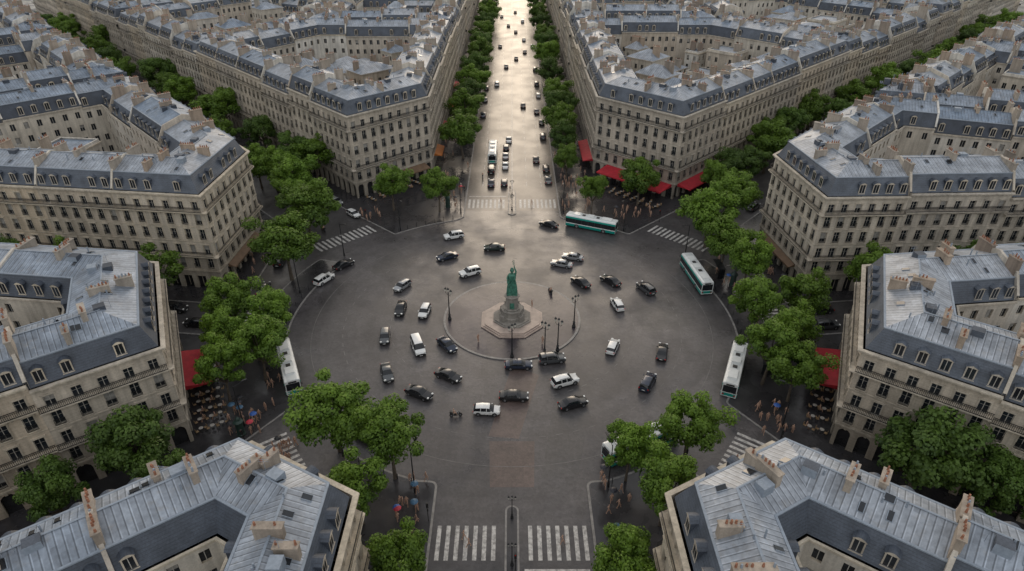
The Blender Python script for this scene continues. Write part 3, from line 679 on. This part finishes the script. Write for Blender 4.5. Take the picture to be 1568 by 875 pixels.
def car(kind,color,x,y,ang,z=.012,name='car',tangent=False):
    a=ang%360
    if tangent:
        t=(math.degrees(atan2(y-CY,x-CX))+90)%360
        if cos(radians(a-t))<0: a+=180
    o=obj({'sedan':'sedan_car','hatch':'hatchback_car','suv':'suv_car','van':'minivan'}[kind],CM[kind],(x,y,z),radians(a))
    o.material_slots[0].link='OBJECT'; o.material_slots[0].material=PA[color]; return o
cars=[('suv','white',-13.3,132.5,22),('sedan','darkgreen',-3.9,127,2),('sedan','navy',-14,123,28),('suv','white',-8.7,116.3,28),('hatch','silver',-22,111,58),('sedan','black',-21.2,103,88),
('hatch','white',-16.5,102,82),('hatch','grey',-22.7,94,97),('van','white',-16.4,91,110),('sedan','navy',-11.4,91.6,128),('sedan','grey',-20.7,84,108),('sedan','black',-10.5,83.2,150),('sedan','black',-14.8,79,152),
('sedan','navy',1.1,86,2),('suv','grey',6.8,87.6,10),('suv','white',8.6,81.8,22),('sedan','black',.3,78.2,-2),('sedan','black',9.5,76.6,20),('hatch','white',-3.9,75,-3),('suv','navy',22,81.5,62),
('hatch','white',17.6,91,68),('sedan','black',25.9,89.5,74),('hatch','white',20.2,104.3,102),('suv','grey',26.7,110,118),('sedan','black',20,113,132),('sedan','black',13.9,112.5,128),('sedan','silver',10.5,119.8,160),('sedan','silver',13.1,122.8,164),('sedan','black',8.7,138.5,150)]
for k,c,x,y,a in cars: car(k,c,x,y,a,tangent=True)
for k,c,x,y,a in [('suv','white',-38.3,113.5,58),('sedan','black',-35.6,119.5,48),('hatch','white',-38.6,144,-45),('suv','silver',-44.5,151,-45),('sedan','black',-50.5,148,135),('sedan','black',-60,158,135),
  ('sedan','navy',-5.6,163,90),('hatch','black',-2.1,163.2,90),('sedan','white',-1.9,175.5,90),('suv','black',9.6,173,90),('sedan','grey',9.8,165,90),('sedan','black',7,180,90),('van','black',-5.8,172,90),('sedan','black',4,233,90),('sedan','black',8.6,226,90),
  ('sedan','white',-1,197,90),('hatch','black',-1.8,190,90),('sedan','silver',-1.9,183,90),('suv','grey',9.8,200,90),('sedan','black',1.9,305,90),('sedan','grey',-2.5,290,90),('sedan','black',6,318,90),('suv','white',-6,262,90),('sedan','black',9.9,214,90),('hatch','white',9.9,246,90),
  ('sedan','black',-5.8,330,90),('sedan','silver',6,345,90),('sedan','black',2,365,90),('sedan','black',-2,382,90),('suv','white',6,395,90),('sedan','grey',-6,410,90),('sedan','black',2,425,90),('suv','black',9.8,262,90),('sedan','navy',-9.9,222,90),('sedan','grey',-9.9,240,90),('hatch','black',-9.9,256,90),('sedan','black',-9.8,280,90),('suv','grey',9.9,285,90),('sedan','white',9.9,330,90),
  ('sedan','black',-58,98.2,172),('suv','black',-64,103,-8),('sedan','grey',-72,99.7,172),('suv','grey',57.5,97.5,5),('sedan','black',64,98.5,8),('sedan','black',58.5,102.5,188),('hatch','navy',73,99.6,6),
  ('sedan','black',49.6,120,88),('suv','black',-49.6,121,92),('sedan','grey',-49.5,110,90),('sedan','black',48,139,47),('suv','grey',60,148,47),('sedan','black',75,166,47),('sedan','white',92,182,47),('sedan','black',-80,176,133),('suv','white',-100,205,133),
  ('sedan','black',-38,61.6,216),('hatch','grey',-46,52,216),('suv','black',-56,50,216),('sedan','black',40,57,-36),('hatch','white',50,50,-36),('suv','grey',-21,69.5,-30)]:
    car(k,c,x,y,a)
def bus_mesh(L=12,W=2.55,Hh=3.05):
    mb=MB(); w=W/2
    stations=[(-L/2,.93,'e'),(-L/2+.1,1,'e')]
    x=-L/2+.25; stations.append((x,1,'p'))
    nw=7; seg=(L-1.0)/nw
    for i in range(nw): stations.append((x+seg*i+seg-.12,1,'w')); stations.append((x+seg*(i+1),1,'p'))
    stations+= [(L/2-.1,1,'w'),(L/2,.93,'e')]
    rings=[]
    for x,f_,t in stations:
        y=w*f_; hz=Hh-(.08 if f_<1 else 0)
        half=[(y*.95,.28),(y,.4),(y,1.0),(y,1.2),(y*.985,2.3),(y*.97,2.72),(y*.88,hz-.08),(y*.6,hz),(0,hz+.02)]
        rings.append([(x,-a,b) for a,b in half]+[(x,a,b) for a,b in half[-2::-1]])
    n=len(rings[0])
    for i in range(len(rings)-1):
        a,b=rings[i],rings[i+1]; t=stations[i+1][2]
        for j in range(n-1):
            s=j if j<8 else n-2-j
            m={0:4,1:2,2:0,3:1 if t=='w' else 4,4:2,5:0,6:0,7:3}[s]
            mb.q([a[j],a[j+1],b[j+1],b[j]],m)
    for rg,sg in ((rings[0],-1),(rings[-1],1)):
        mb.q(rg,0); X=rg[0][0]+.015*sg
        mb.q([(X,-w*.82,1.15),(X,w*.82,1.15),(X,w*.8,2.45),(X,-w*.8,2.45)],1); mb.q([(X,-w*.8,.45),(X,w*.8,.45),(X,w*.8,1.0),(X,-w*.8,1.0)],2)
        for sd in(-1,1): mb.box((X+.01*sg,sd*w*.68,.72),(.06,.3,.2),7 if sg>0 else 8)
        mb.q([(X+.003*sg,-w*.5,2.5),(X+.003*sg,w*.5,2.5),(X+.003*sg,w*.48,2.8),(X+.003*sg,-w*.48,2.8)],4)
    for x,l in ((-3.6,2.4),(.3,1.6),(3.4,1.8)): mb.box((x,0,Hh+.12),(l,1.5,.24),0,0,.92)
    mb.box((-1.5,.0,Hh+.05),(.7,.7,.1),4); mb.box((1.9,0,Hh+.05),(.7,.7,.1),4)
    for x in (-.27*L,.27*L):
        for sd in(-1,1): mb.cyl((x,sd*(w-.1),.52),(x,sd*(w+.004),.52),.56,.56,16,4); wheel(mb,x,sd*(w-.12),.48,.26,sd,5,6)
    for sd in(-1,1): mb.box((L/2+.15,sd*(w+.1),2.2),(.12,.12,.4),4)
    return mb.mesh('bus_mesh',[M['busw'],M['cglass'],M['bust'],M['busr'],M['black'],M['tyre'],M['hub'],M['hl'],M['tl']],smooth=35,weld=True)
BM=bus_mesh()
for x,y,a in ((18.6,137.2,156),(37.6,114.3,97),(-37,84.5,-66),(36.6,83.8,66),(18.5,67.5,27),(-5.7,184,90)): obj('city_bus',BM,(x,y,.012),radians(a))
# ------------------------------------------------------------------ people
def skinmesh(V,Ed,Rd,sub=1):
    me=bpy.data.meshes.new('tmp'); me.from_pydata(V,Ed,[]); o=bpy.data.objects.new('tmp',me); COL.objects.link(o)
    md=o.modifiers.new('s','SKIN'); sv=me.skin_vertices[0].data
    for i,r in enumerate(Rd): sv[i].radius=(r,r) if not isinstance(r,tuple) else r
    sv[0].use_root=True; md.use_smooth_shade=True
    ss=o.modifiers.new('u','SUBSURF'); ss.levels=sub; ss.render_levels=sub
    dg=bpy.context.evaluated_depsgraph_get(); ev=o.evaluated_get(dg); m2=bpy.data.meshes.new_from_object(ev)
    bpy.data.objects.remove(o); return m2
def person_mesh(pose,single=None):
    sit=pose=='sit'; pz=.52 if sit else .94
    V=[(0,0,pz),(0,.0,pz+.2),(0,.01,pz+.42),(0,.01,pz+.55),(0,.02,pz+.63),(0,.03,pz+.72),(0,.02,pz+.79)]
    E=[(i,i+1) for i in range(6)]; Rr=[(.15,.11),(.13,.1),(.15,.1),(.06,.06),(.065,.075),(.078,.092),(.05,.06)]
    def add(p,r,par): V.append(p);Rr.append(r);E.append((par,len(V)-1)); return len(V)-1
    hands=[]
    for sd in(-1,1):
        s=add((sd*.17,.0,pz+.47),.062,2)
        sw={'walk':.16*sd,'stand':.03,'umb':.05,'sit':.12}[pose]
        if pose=='umb' and sd==1: e=add((.24,.05,pz+.22),.043,s); w=add((.17,.27,pz+.32),.03,e); h=(.16,.31,pz+.38)
        elif sit: e=add((sd*.23,.05,pz+.22),.045,s); w=add((sd*.16,.28,pz+.14),.032,e); h=(sd*.14,.36,pz+.13)
        else: e=add((sd*.235,sw*.4,pz+.2),.043,s); w=add((sd*.25,sw*1.3,pz-.02),.03,e); h=(sd*.25,sw*1.5,pz-.1)
        add(h,.03,w); hands.append((Vector(V[w]),Vector(h),sd))
        hp=add((sd*.09,0,pz-.04),.09,0)
        st={'walk':-.28*sd,'stand':.02*sd,'umb':.2*sd,'sit':0}[pose]
        if sit: k=add((sd*.12,.44,.52),.065,hp); a=add((sd*.12,.43,.1),.045,k); add((sd*.12,.6,.05),.035,a)
        else: k=add((sd*.1,st*.55+.05,.5),.065,hp); a=add((sd*.1,st,.1),.042,k); add((sd*.11,st+.15,.045),.035,a)
    me=skinmesh(V,E,Rr)
    bm=bmesh.new(); bm.from_mesh(me)
    for f in bm.faces:
        c=f.calc_center_median(); z=c.z-pz; f.smooth=True
        if c.z<.1: f.material_index=3
        elif z<.02 and abs(c.x)<.2: f.material_index=2
        elif z>.56: f.material_index=3 if (z>.74 or c.y<-.01) else 0
        elif any((c-h).length<.07 for _,h,_ in hands): f.material_index=0
        else: f.material_index=1
    bm.to_mesh(me); bm.free()
    mb=MB()
    for w,h,sd in hands:
        d=(h-w).normalized(); sx=d.orthogonal().normalized(); n2=d.cross(sx)
        for j in range(4):
            L=.075-.008*abs(j-1.4); b=h+sx*(j-1.5)*.018; m_=b+d*L*.6; t=m_+(d+n2*.6).normalized()*L*.5
            mb.cyl(b,m_,.009,.008,5,0); mb.cyl(m_,t,.008,.006,5,0)
        b=w.lerp(h,.6)+sx*.03; mb.cyl(b,b+(d+sx).normalized()*.06,.01,.007,5,0)
    mb.cyl((0,.11,pz+.69),(0,.135,pz+.675),.012,.016,5,0); 
    for sd in(-1,1): mb.cyl((sd*.03,.1,pz+.715),(sd*.03,.112,pz+.715),.01,.008,5,3); mb.cyl((sd*.075,.03,pz+.7),(sd*.09,.03,pz+.7),.02,.015,5,0)
    m2=mb.mesh('t',[M['skin']]); bm=bmesh.new(); bm.from_mesh(me); bm.from_mesh(m2); bm.to_mesh(me); bm.free()
    me.materials.clear()
    for mm in ([M['skin'],CL[0],CL[1],M['hair']] if not single else [single]*4): me.materials.append(mm)
    return me
PM={p:person_mesh(p) for p in('walk','stand','umb','sit')}
umb=MB(); n=8
rim=[(.55*cos(2*pi*i/n),.55*sin(2*pi*i/n),0) for i in range(n)]; mid=[(.36*cos(2*pi*i/n),.36*sin(2*pi*i/n),.17) for i in range(n)]
for i in range(n):
    j=(i+1)%n; umb.q([rim[i],rim[j],mid[j],mid[i]],0); umb.q([mid[i],mid[j],(0,0,.26)],0)
umb.cyl((0,0,-.85),(0,0,.32),.012,.012,6,1); umb.cyl((0,0,-.95),(0,0,-.83),.02,.02,6,1)
UMB=umb.mesh('umbrella_mesh',[UM[0],M['iron']])
def pers(pose,x,y,a,z=.13,um=False):
    o=obj('pedestrian' if pose!='sit' else 'seated_person',PM[pose],(x,y,z),a)
    cl=R0.choice(CL); c2=R0.choice(CL[:2]+CL[4:6]+[CL[7]])
    for s,mm in((1,cl),(2,c2)): o.material_slots[s].link='OBJECT'; o.material_slots[s].material=mm
    if um:
        hx,hy=.16,.3; u=obj('umbrella',UMB,(x+hx*cos(a)-hy*sin(a),y+hx*sin(a)+hy*cos(a),z+2.15),a); u.material_slots[0].link='OBJECT'; u.material_slots[0].material=R0.choice(UM)
def crowd(x0,x1,y0,y1,n,pu,z=.13):
    for _ in range(n):
        um_=R0.random()<pu; pers('umb' if um_ else R0.choice(['walk','walk','stand']),R0.uniform(x0,x1),R0.uniform(y0,y1),R0.uniform(0,6.28),z,um_)
crowd(-43,-37,70,77,18,.42); crowd(-40,-37,80,84,4,.3); crowd(-35,-31,63.5,68.5,15,.08,.013); crowd(-33,-28,58,61.5,5,.15)
crowd(-15,-11.5,50,62,14,.2); crowd(11.5,15.4,48,62,14,.15); crowd(37,42,69,77,14,.2); crowd(-20,-12.5,147,165,18,.12); crowd(12.5,20,146,167,26,.1)
crowd(31,35,64,68.5,5,.1,.013)
crowd(22,34,141,148,16,.1); crowd(-21,-12.5,165,215,22,.05); crowd(12.5,21,165,215,26,.05); crowd(-37,-31,140,146,8,.1); crowd(49.5,52,104.5,112,4,.1); crowd(-56,-53,112,130,8,.1); crowd(53,55,112,126,8,.1)
crowd(-46,-43,96,112,5,.1); crowd(42,46,96,122,8,.1); crowd(-21,-12.5,215,300,20,.05); crowd(12.5,21,215,300,20,.05)
for x,y in ((-6,52.3),(-5.3,51.2),(6.2,51.6),(-2.8,151),(5,150.2)): pers('walk',x,y,R0.choice([1.6,-1.6]),.013)
for x,y in ((-6,93),(5.4,92.4),(3.8,104)): pers('stand',x,y,R0.uniform(0,6),.16)
mo=MB()
for x in(-.65,.7):
    mo.cyl((x,-.07,.31),(x,.07,.31),.31,.31,16,0); mo.cyl((x,-.08,.31),(x,.08,.31),.16,.16,10,2)
mo.box((0,0,.45),(.6,.3,.35),1,0,.8); mo.box((.18,0,.78),(.5,.3,.22),3,0,.7); mo.box((-.35,0,.8),(.65,.26,.12),1,0,.85); mo.box((-.75,0,.72),(.35,.2,.1),3)
mo.cyl((.7,0,.31),(.45,0,1.0),.05,.04,6,2); mo.cyl((.42,-.36,1.02),(.42,.36,1.02),.02,.02,6,1); mo.box((.6,0,.88),(.16,.24,.22),3); mo.box((-.75,0,.98),(.35,.36,.3),1)
MOT=mo.mesh('motorcycle_mesh',[M['tyre'],M['black'],M['hub'],PA['grey']])
for x,y,a in((-8.6,74.2,.15),(7.6,109.2,1.9),(33,73,2.2),(-8,168,1.57),(-44,136,2.3),(-22,71,-.5)):
    obj('motorcycle',MOT,(x,y,.012),a)
    pers('sit',x-.32*cos(a),y-.32*sin(a),a-pi/2,.33)
# ------------------------------------------------------------------ monument
mon=empty('monument',(CX,CY-1.0,.16)); 
def child(name,mb,mats,smooth=None): return obj(name,mb.mesh(name,mats,smooth=smooth,weld=bool(smooth)),parent=mon)
mb=MB()
def octa(r,z0,z1,m=0,r2=None,n=8):
    r2=r2 or r; A=[(r*cos(pi/8+2*pi*i/n),r*sin(pi/8+2*pi*i/n),z0) for i in range(n)];B=[(r2*cos(pi/8+2*pi*i/n),r2*sin(pi/8+2*pi*i/n),z1) for i in range(n)]
    for i in range(n): j=(i+1)%n; mb.q([A[i],A[j],B[j],B[i]],m)
    mb.q(B,m)
octa(6.1,0,.2,0); octa(5.75,.2,.4,0); octa(5.4,.4,.6,0); octa(3.7,.6,.8,1); octa(3.35,.8,1.0,1)
child('octagonal_steps',mb,[M['pinkst'],M['mon']])
mb=MB()
prof=[(2.3,1.0),(2.3,1.5),(2.05,1.62),(1.95,2.5),(2.1,2.62),(2.1,2.8),(1.4,2.9),(1.2,3.1),(1.1,5.1),(1.4,5.3),(1.45,5.55),(1.2,5.62),(1.1,5.95)]
mb.lathe((0,0,0),prof,8,0); child('pedestal',mb,[M['mon']])
mb=MB()
for i in range(4):
    a=pi/4+i*pi/2; mb.box((2.15*cos(a),2.15*sin(a),1.5),(1.2,1.0,1.2),0,a,.85)
mb.box((0,-1.18,3.9),(.8,.06,1.2),1); mb.box((0,1.18,3.9),(.8,.06,1.2),1)
mb.lathe((0,0,2.9),[(1.55,0),(1.6,.15),(1.4,.2)],16,0)
child('corner_plinths',mb,[M['mon'],M['bronze']])
SM=person_mesh('sit',M['mon'])
for i in range(4):
    a=pi/4+i*pi/2; obj('seated_figure',SM,(1.75*cos(a),1.75*sin(a),1.2),a-pi/2,1.75,mon)
mb=MB()
mb.lathe((0,0,5.95),[(.98,0),(.95,.3),(.88,1.2),(.74,2.2),(.6,2.85),(.66,3.1),(.7,3.6),(.66,3.95),(.42,4.2),(.17,4.3),(.16,4.5)],40,0,.07,8,1,.85)
mb.lathe((0,-.03,10.4),[(.16,0),(.27,.12),(.31,.3),(.3,.48),(.24,.62),(.1,.72)],16,0,0,1,1,1.1)
mb.lathe((0,.04,10.6),[(.36,0),(.37,.2),(.3,.45),(.16,.66),(.05,.72)],14,0)
mb.cyl((0,-.33,10.68),(0,-.43,10.62),.05,.07,6,0)
for a,b,r0,r1 in (((.55,0,9.85),(.72,-.05,10.5),.2,.15),((.72,-.05,10.5),(.42,-.1,11.35),.15,.1),((.42,-.1,11.35),(.4,-.1,11.55),.12,.08),((.4,-.1,11.4),(.25,-.1,12.9),.045,.02),
  ((-.55,0,9.85),(-.85,-.1,9.15),.21,.16),((-.85,-.1,9.15),(-.6,-.65,8.85),.16,.1)): mb.cyl(a,b,r0,r1,10,0)
for i in range(5):
    mb.cyl((.42,-.1,11.45),(.42+.07*(i-2),-.16,11.62+.03*(2-abs(i-2))),.035,.02,5,0)
for i in range(16):
    z=11.8+i*.07; a=i*2.4; p=Vector((.36-(z-11.4)*.1,-.1,z)); d=Vector((cos(a)*.28,sin(a)*.28,.18)); mb.q([p,p+d*.5+Vector((0,0,.07)),p+d,p+d*.5-Vector((0,0,.05))],0)
mb.box((-.6,-.75,8.95),(.6,.12,.9),0,.2)
pts=[]
for t in range(13):
    u=t/12; pts.append(Vector((.62-1.2*u,-.62-.12*sin(pi*u),9.7-1.9*u)))
for a,b in zip(pts,pts[1:]): mb.cyl(a,b,.13,.13,8,0,False)
mb.box((0,0,5.98),(1.9,1.7,.14),0)
child('bronze_statue',mb,[M['bronze']],50)
# ------------------------------------------------------------------ lamps, signals, cafe, bollards
lp=MB(); lp.lathe((0,0,0),[(.34,0),(.34,.35),(.24,.5),(.2,1.0),(.26,1.1),(.13,1.3),(.1,3),(.085,5.6),(.16,5.7),(.06,5.85),(.06,6.1)],10,0)
for s in(-1,1):
    P=[Vector((s*.0,0,5.6)),Vector((s*.35,0,5.45)),Vector((s*.65,0,5.7)),Vector((s*.7,0,5.95))]
    for a,b in zip(P,P[1:]): lp.cyl(a,b,.035,.03,6,0)
for x,z in((-.7,5.95),(.7,5.95),(0,6.1)):
    lp.lathe((x,0,z),[(.08,0),(.11,.05)],6,0); lp.lathe((x,0,z+.05),[(.12,0),(.2,.5)],6,1); lp.lathe((x,0,z+.55),[(.25,0),(.23,.06),(.1,.22),(.04,.3),(.03,.42)],6,0)
LP=lp.mesh('lamp_mesh',[M['iron'],M['lampg']])
lt=MB(); lt.lathe((0,0,0),[(.2,0),(.2,.8),(.12,1.0),(.1,4),(.07,8.6),(.04,8.7)],10,0)
lt.cyl((0,0,8.4),(1.6,0,9.0),.045,.035,6,0); lt.box((1.9,0,9.03),(.8,.3,.12),0); lt.box((1.95,0,8.96),(.5,.22,.04),1)
LT=lt.mesh('tall_lamp_mesh',[M['iron'],M['lampg']])
for x,y in((-11.6,99.8),(11.3,97.4),(5.6,89.2),(7.9,90.3),(0,88.6)): obj('street_lamp',LP,(x,y,.16),R0.uniform(0,3),1.0)
for x,y,z in((0,147.2,.15),(0,156,.15),(0,55.4,.15),(0,48.6,.15)): obj('street_lamp',LP,(x,y,z),0,.6)
for x,y in((-13,59.6),(13,60.5),(-40.2,72),(40.5,71.8),(-42,109),(42.3,106),(-36.5,124),(37.5,123.5),(-26,136),(26,136),(-12.6,146),(12.6,146),(-12.6,196),(12.6,200),(-12.6,232),(12.6,238),(-12.6,270),(12.6,290),(-24,66),(25,66.5)):
    a=atan2(CY-y,CX-x); obj('tall_street_lamp',LT,(x,y,.13),a,.9)
tl=MB(); tl.cyl((0,0,0),(0,0,3.2),.06,.05,8,0); tl.box((0,-.14,2.75),(.28,.22,.85),0)
for i,m_ in enumerate((1,2,2)): tl.cyl((0,-.25,3.02-.27*i),(0,-.27,3.02-.27*i),.09,.09,10,m_)
tl.box((0,-.12,1.9),(.2,.16,.35),0)
TL=tl.mesh('traffic_light_mesh',[M['black'],M['sred'],M['cglass']])
for x,y,a in((-12.2,154.8,0),(12.2,147.6,pi),(-.5,154.6,0),(10.7,48.6,0),(-10.7,55,pi),(.4,48,0),(-35,141,.8),(35.2,140.5,-.8),(-38.5,68,-1),(38.6,68,1)): obj('traffic_light',TL,(x,y,.14),a)
bo=MB(); bo.lathe((0,0,0),[(.07,0),(.06,.1),(.05,.85),(.08,.9),(.07,1.0),(.02,1.05)],8,0); BO=bo.mesh('bollard_mesh',[M['iron']])
for sgn in(-1,1):
    for a in list(range(109,128,3)): p=arc(43.7,a,a,1)[0]; obj('bollard',BO,(sgn*p[0],p[1],.13))
    for a in list(range(155,212,4)): p=arc(41.6,a,a,1)[0]; obj('bollard',BO,(sgn*p[0],p[1],.13))
    for a in (239,242,245,248,251): p=arc(41.8,a,a,1)[0]; obj('bollard',BO,(sgn*p[0],p[1],.13))
cf=MB(); cf.cyl((0,0,.72),(0,0,.75),.33,.33,12,1); cf.cyl((0,0,0),(0,0,.72),.03,.03,6,0); cf.cyl((0,0,0),(0,0,.03),.2,.2,8,0)
for s in(-1,1):
    cf.box((s*.65,0,.45),(.42,.42,.05),2); cf.box((s*.86,0,.7),(.04,.4,.42),2)
    for dx in(-.18,.18):
        for dy in(-.18,.18): cf.cyl((s*.65+dx,dy,0),(s*.65+dx,dy,.43),.015,.015,4,0)
CF=cf.mesh('cafe_set_mesh',[M['iron'],M['ttop'],M['wood']])
def terrace(p0,p1,nrm,rows,n,seat=.35,o0=1.2):
    p0=Vector(p0);p1=Vector(p1);nrm=Vector(nrm).normalized()
    for r in range(rows):
        for i in range(n):
            p=p0.lerp(p1,(i+.5)/n)+nrm*(o0+r*1.5); a=atan2(nrm.y,nrm.x)+R0.uniform(-.5,.5)
            obj('cafe_table_set',CF,(p.x+R0.uniform(-.2,.2),p.y+R0.uniform(-.2,.2),.13),a)
            if R0.random()<seat: pers('sit',p.x+.62*cos(a),p.y+.62*sin(a),a+pi/2,.10)
terrace((-46.5,69.5),(-54,84.5),(.894,.447),3,8,.45,o0=1.0); terrace((46.3,69),(54,84.5),(-.894,.447),2,7,.3)
terrace((26,166),(41,151.8),(-.68,-.73),2,9,o0=5.2); terrace((-24,168),(-38,153),(.68,-.73),2,7,o0=1.2)
def awning(p0,p1,depth,m,z=3.4):
    p0=Vector(p0);p1=Vector(p1); d=(p1-p0); L=d.length; d/=L; n=Vector((d.y,-d.x)); c=(p0+p1)/2; mb=MB()
    if n.dot(Vector((CX,CY))-c)<0: n=-n
    f=lambda s,o,z:(p0.x+d.x*s+n.x*o-c.x,p0.y+d.y*s+n.y*o-c.y,z)
    k=max(2,int(L/1.2))
    for i in range(k):
        a,b=L*i/k,L*(i+1)/k; 
        mb.q([f(a,.03,z+.5),f(b,.03,z+.5),f(b,depth,z-.25),f(a,depth,z-.25)],0)
        mb.q([f(a,depth,z-.25),f(b,depth,z-.25),f(b,depth+.02,z-.5),f((a+b)/2,depth+.02,z-.62),f(a,depth+.02,z-.5)],0)
    for s in(0,L): mb.q([f(s,.03,z+.5),f(s,depth,z-.25),f(s,.03,z-.25)],0)
    for i in range(k+1):
        if i%2==0: mb.cyl(f(L*i/k,depth-.05,0),f(L*i/k,depth-.05,z-.27),.035,.035,6,1)
    obj('cafe_awning',mb.mesh('awning',[M[m],M['iron']]),(c.x,c.y,.13))
awning((-50.2,76.4),(-54.6,85.2),4.0,'red'); awning((50.0,76.6),(54.3,85.6),3.8,'red')
awning((26,167.8),(40.5,154),5.0,'red'); awning((42,154.5),(54,166.5),3.6,'red'); awning((22.5,188),(22.5,172),2.8,'red')
awning((-24,169.1),(-33,160.3),2.6,'brown'); awning((-22,176),(-22,184),2.2,'orange'); awning((-22,198),(-22,206),2.2,'red'); awning((-22,222),(-22,229),2.2,'orange')
awning((55.6,128),(57.4,114),1.6,'brown'); awning((-57.3,114),(-56.5,128),1.5,'brown'); awning((-22,246),(-22,254),2,'red')
kc=MB(); kc.lathe((0,0,0),[(.75,0),(.75,.3),(.65,.35),(.65,2.7),(.85,2.8),(.85,3.0),(.5,3.35),(.35,3.7),(.08,4.0),(.02,4.3)],16,0)
KM=kc.mesh('morris_column_mesh',[simple('kiosk_green',(.02,.045,.035),.5)],smooth=30)
for x,y in((-16,149),(44.5,112),(-40,70.3)): obj('advertising_column',KM,(x,y,.13),0,.85)
sh=MB()
sh.box((0,0,2.5),(4.2,1.5,.12),0)
for x in(-2,0,2): sh.cyl((x,.65,0),(x,.65,2.45),.04,.04,6,0)
sh.box((0,.68,1.3),(4,.03,2.0),1); sh.box((0,.4,.45),(3,.35,.06),0); sh.box((2.05,0,1.3),(.06,1.2,2.0),1)
SH=sh.mesh('bus_shelter_mesh',[M['iron'],M['cglass']])
for x,y,a in((42.6,116,-pi/2),(-42.6,88.5,pi/2+.3),(42.3,85.5,-pi/2-.3)): obj('bus_shelter',SH,(x,y,.13),a)
# ------------------------------------------------------------------ light, camera
EL=radians(20); AZ=radians(2)
w=bpy.data.worlds.new("World"); S.world=w; w.use_nodes=True; nt=w.node_tree; bg=nt.nodes['Background']
sky=nd(nt,'ShaderNodeTexSky',sky_type='NISHITA'); sky.sun_disc=False; sky.sun_elevation=EL; sky.sun_rotation=AZ; sky.air_density=1.5; sky.dust_density=4
hs=nd(nt,'ShaderNodeHueSaturation'); hs.inputs['Saturation'].default_value=.6; lk(nt,sky.outputs[0],hs.inputs['Color']); lk(nt,hs.outputs[0],bg.inputs[0]); bg.inputs[1].default_value=.055
# overcast cloud deck: brighter away from the veiled sun, real sky direction
tc=nd(nt,'ShaderNodeTexCoord'); sp=nd(nt,'ShaderNodeSeparateXYZ'); lk(nt,tc.outputs['Generated'],sp.inputs[0])
k=rng_(nt,sp.outputs[1],-1,1,1.45,.55)
b2=nd(nt,'ShaderNodeBackground'); b2.inputs[0].default_value=(.975,.98,1,1)
lk(nt,mth(nt,'MULTIPLY',k,.62),b2.inputs[1])
ad=nd(nt,'ShaderNodeAddShader'); lk(nt,bg.outputs[0],ad.inputs[0]); lk(nt,b2.outputs[0],ad.inputs[1]); lk(nt,ad.outputs[0],nt.nodes['World Output'].inputs[0])
sl=bpy.data.lights.new('sun','SUN'); sl.energy=.5; sl.angle=radians(32); sl.color=(1,.80,.6)
so=bpy.data.objects.new('sun',sl); COL.objects.link(so)
so.rotation_euler=Vector((-sin(AZ)*cos(EL),-cos(AZ)*cos(EL),-sin(EL))).to_track_quat('-Z','Y').to_euler()
cd=bpy.data.cameras.new('camera'); co=bpy.data.objects.new('camera',cd); COL.objects.link(co); co.location=(0,0,70); co.rotation_euler=(radians(58),0,0)
cd.lens=22.96; cd.sensor_width=36; cd.clip_end=8000; cd.clip_start=.5; S.camera=co
S.view_settings.view_transform='Standard'; S.view_settings.look='None'; S.view_settings.exposure=0
print('polys',sum(len(m.polygons) for m in bpy.data.meshes),'infill',ki)
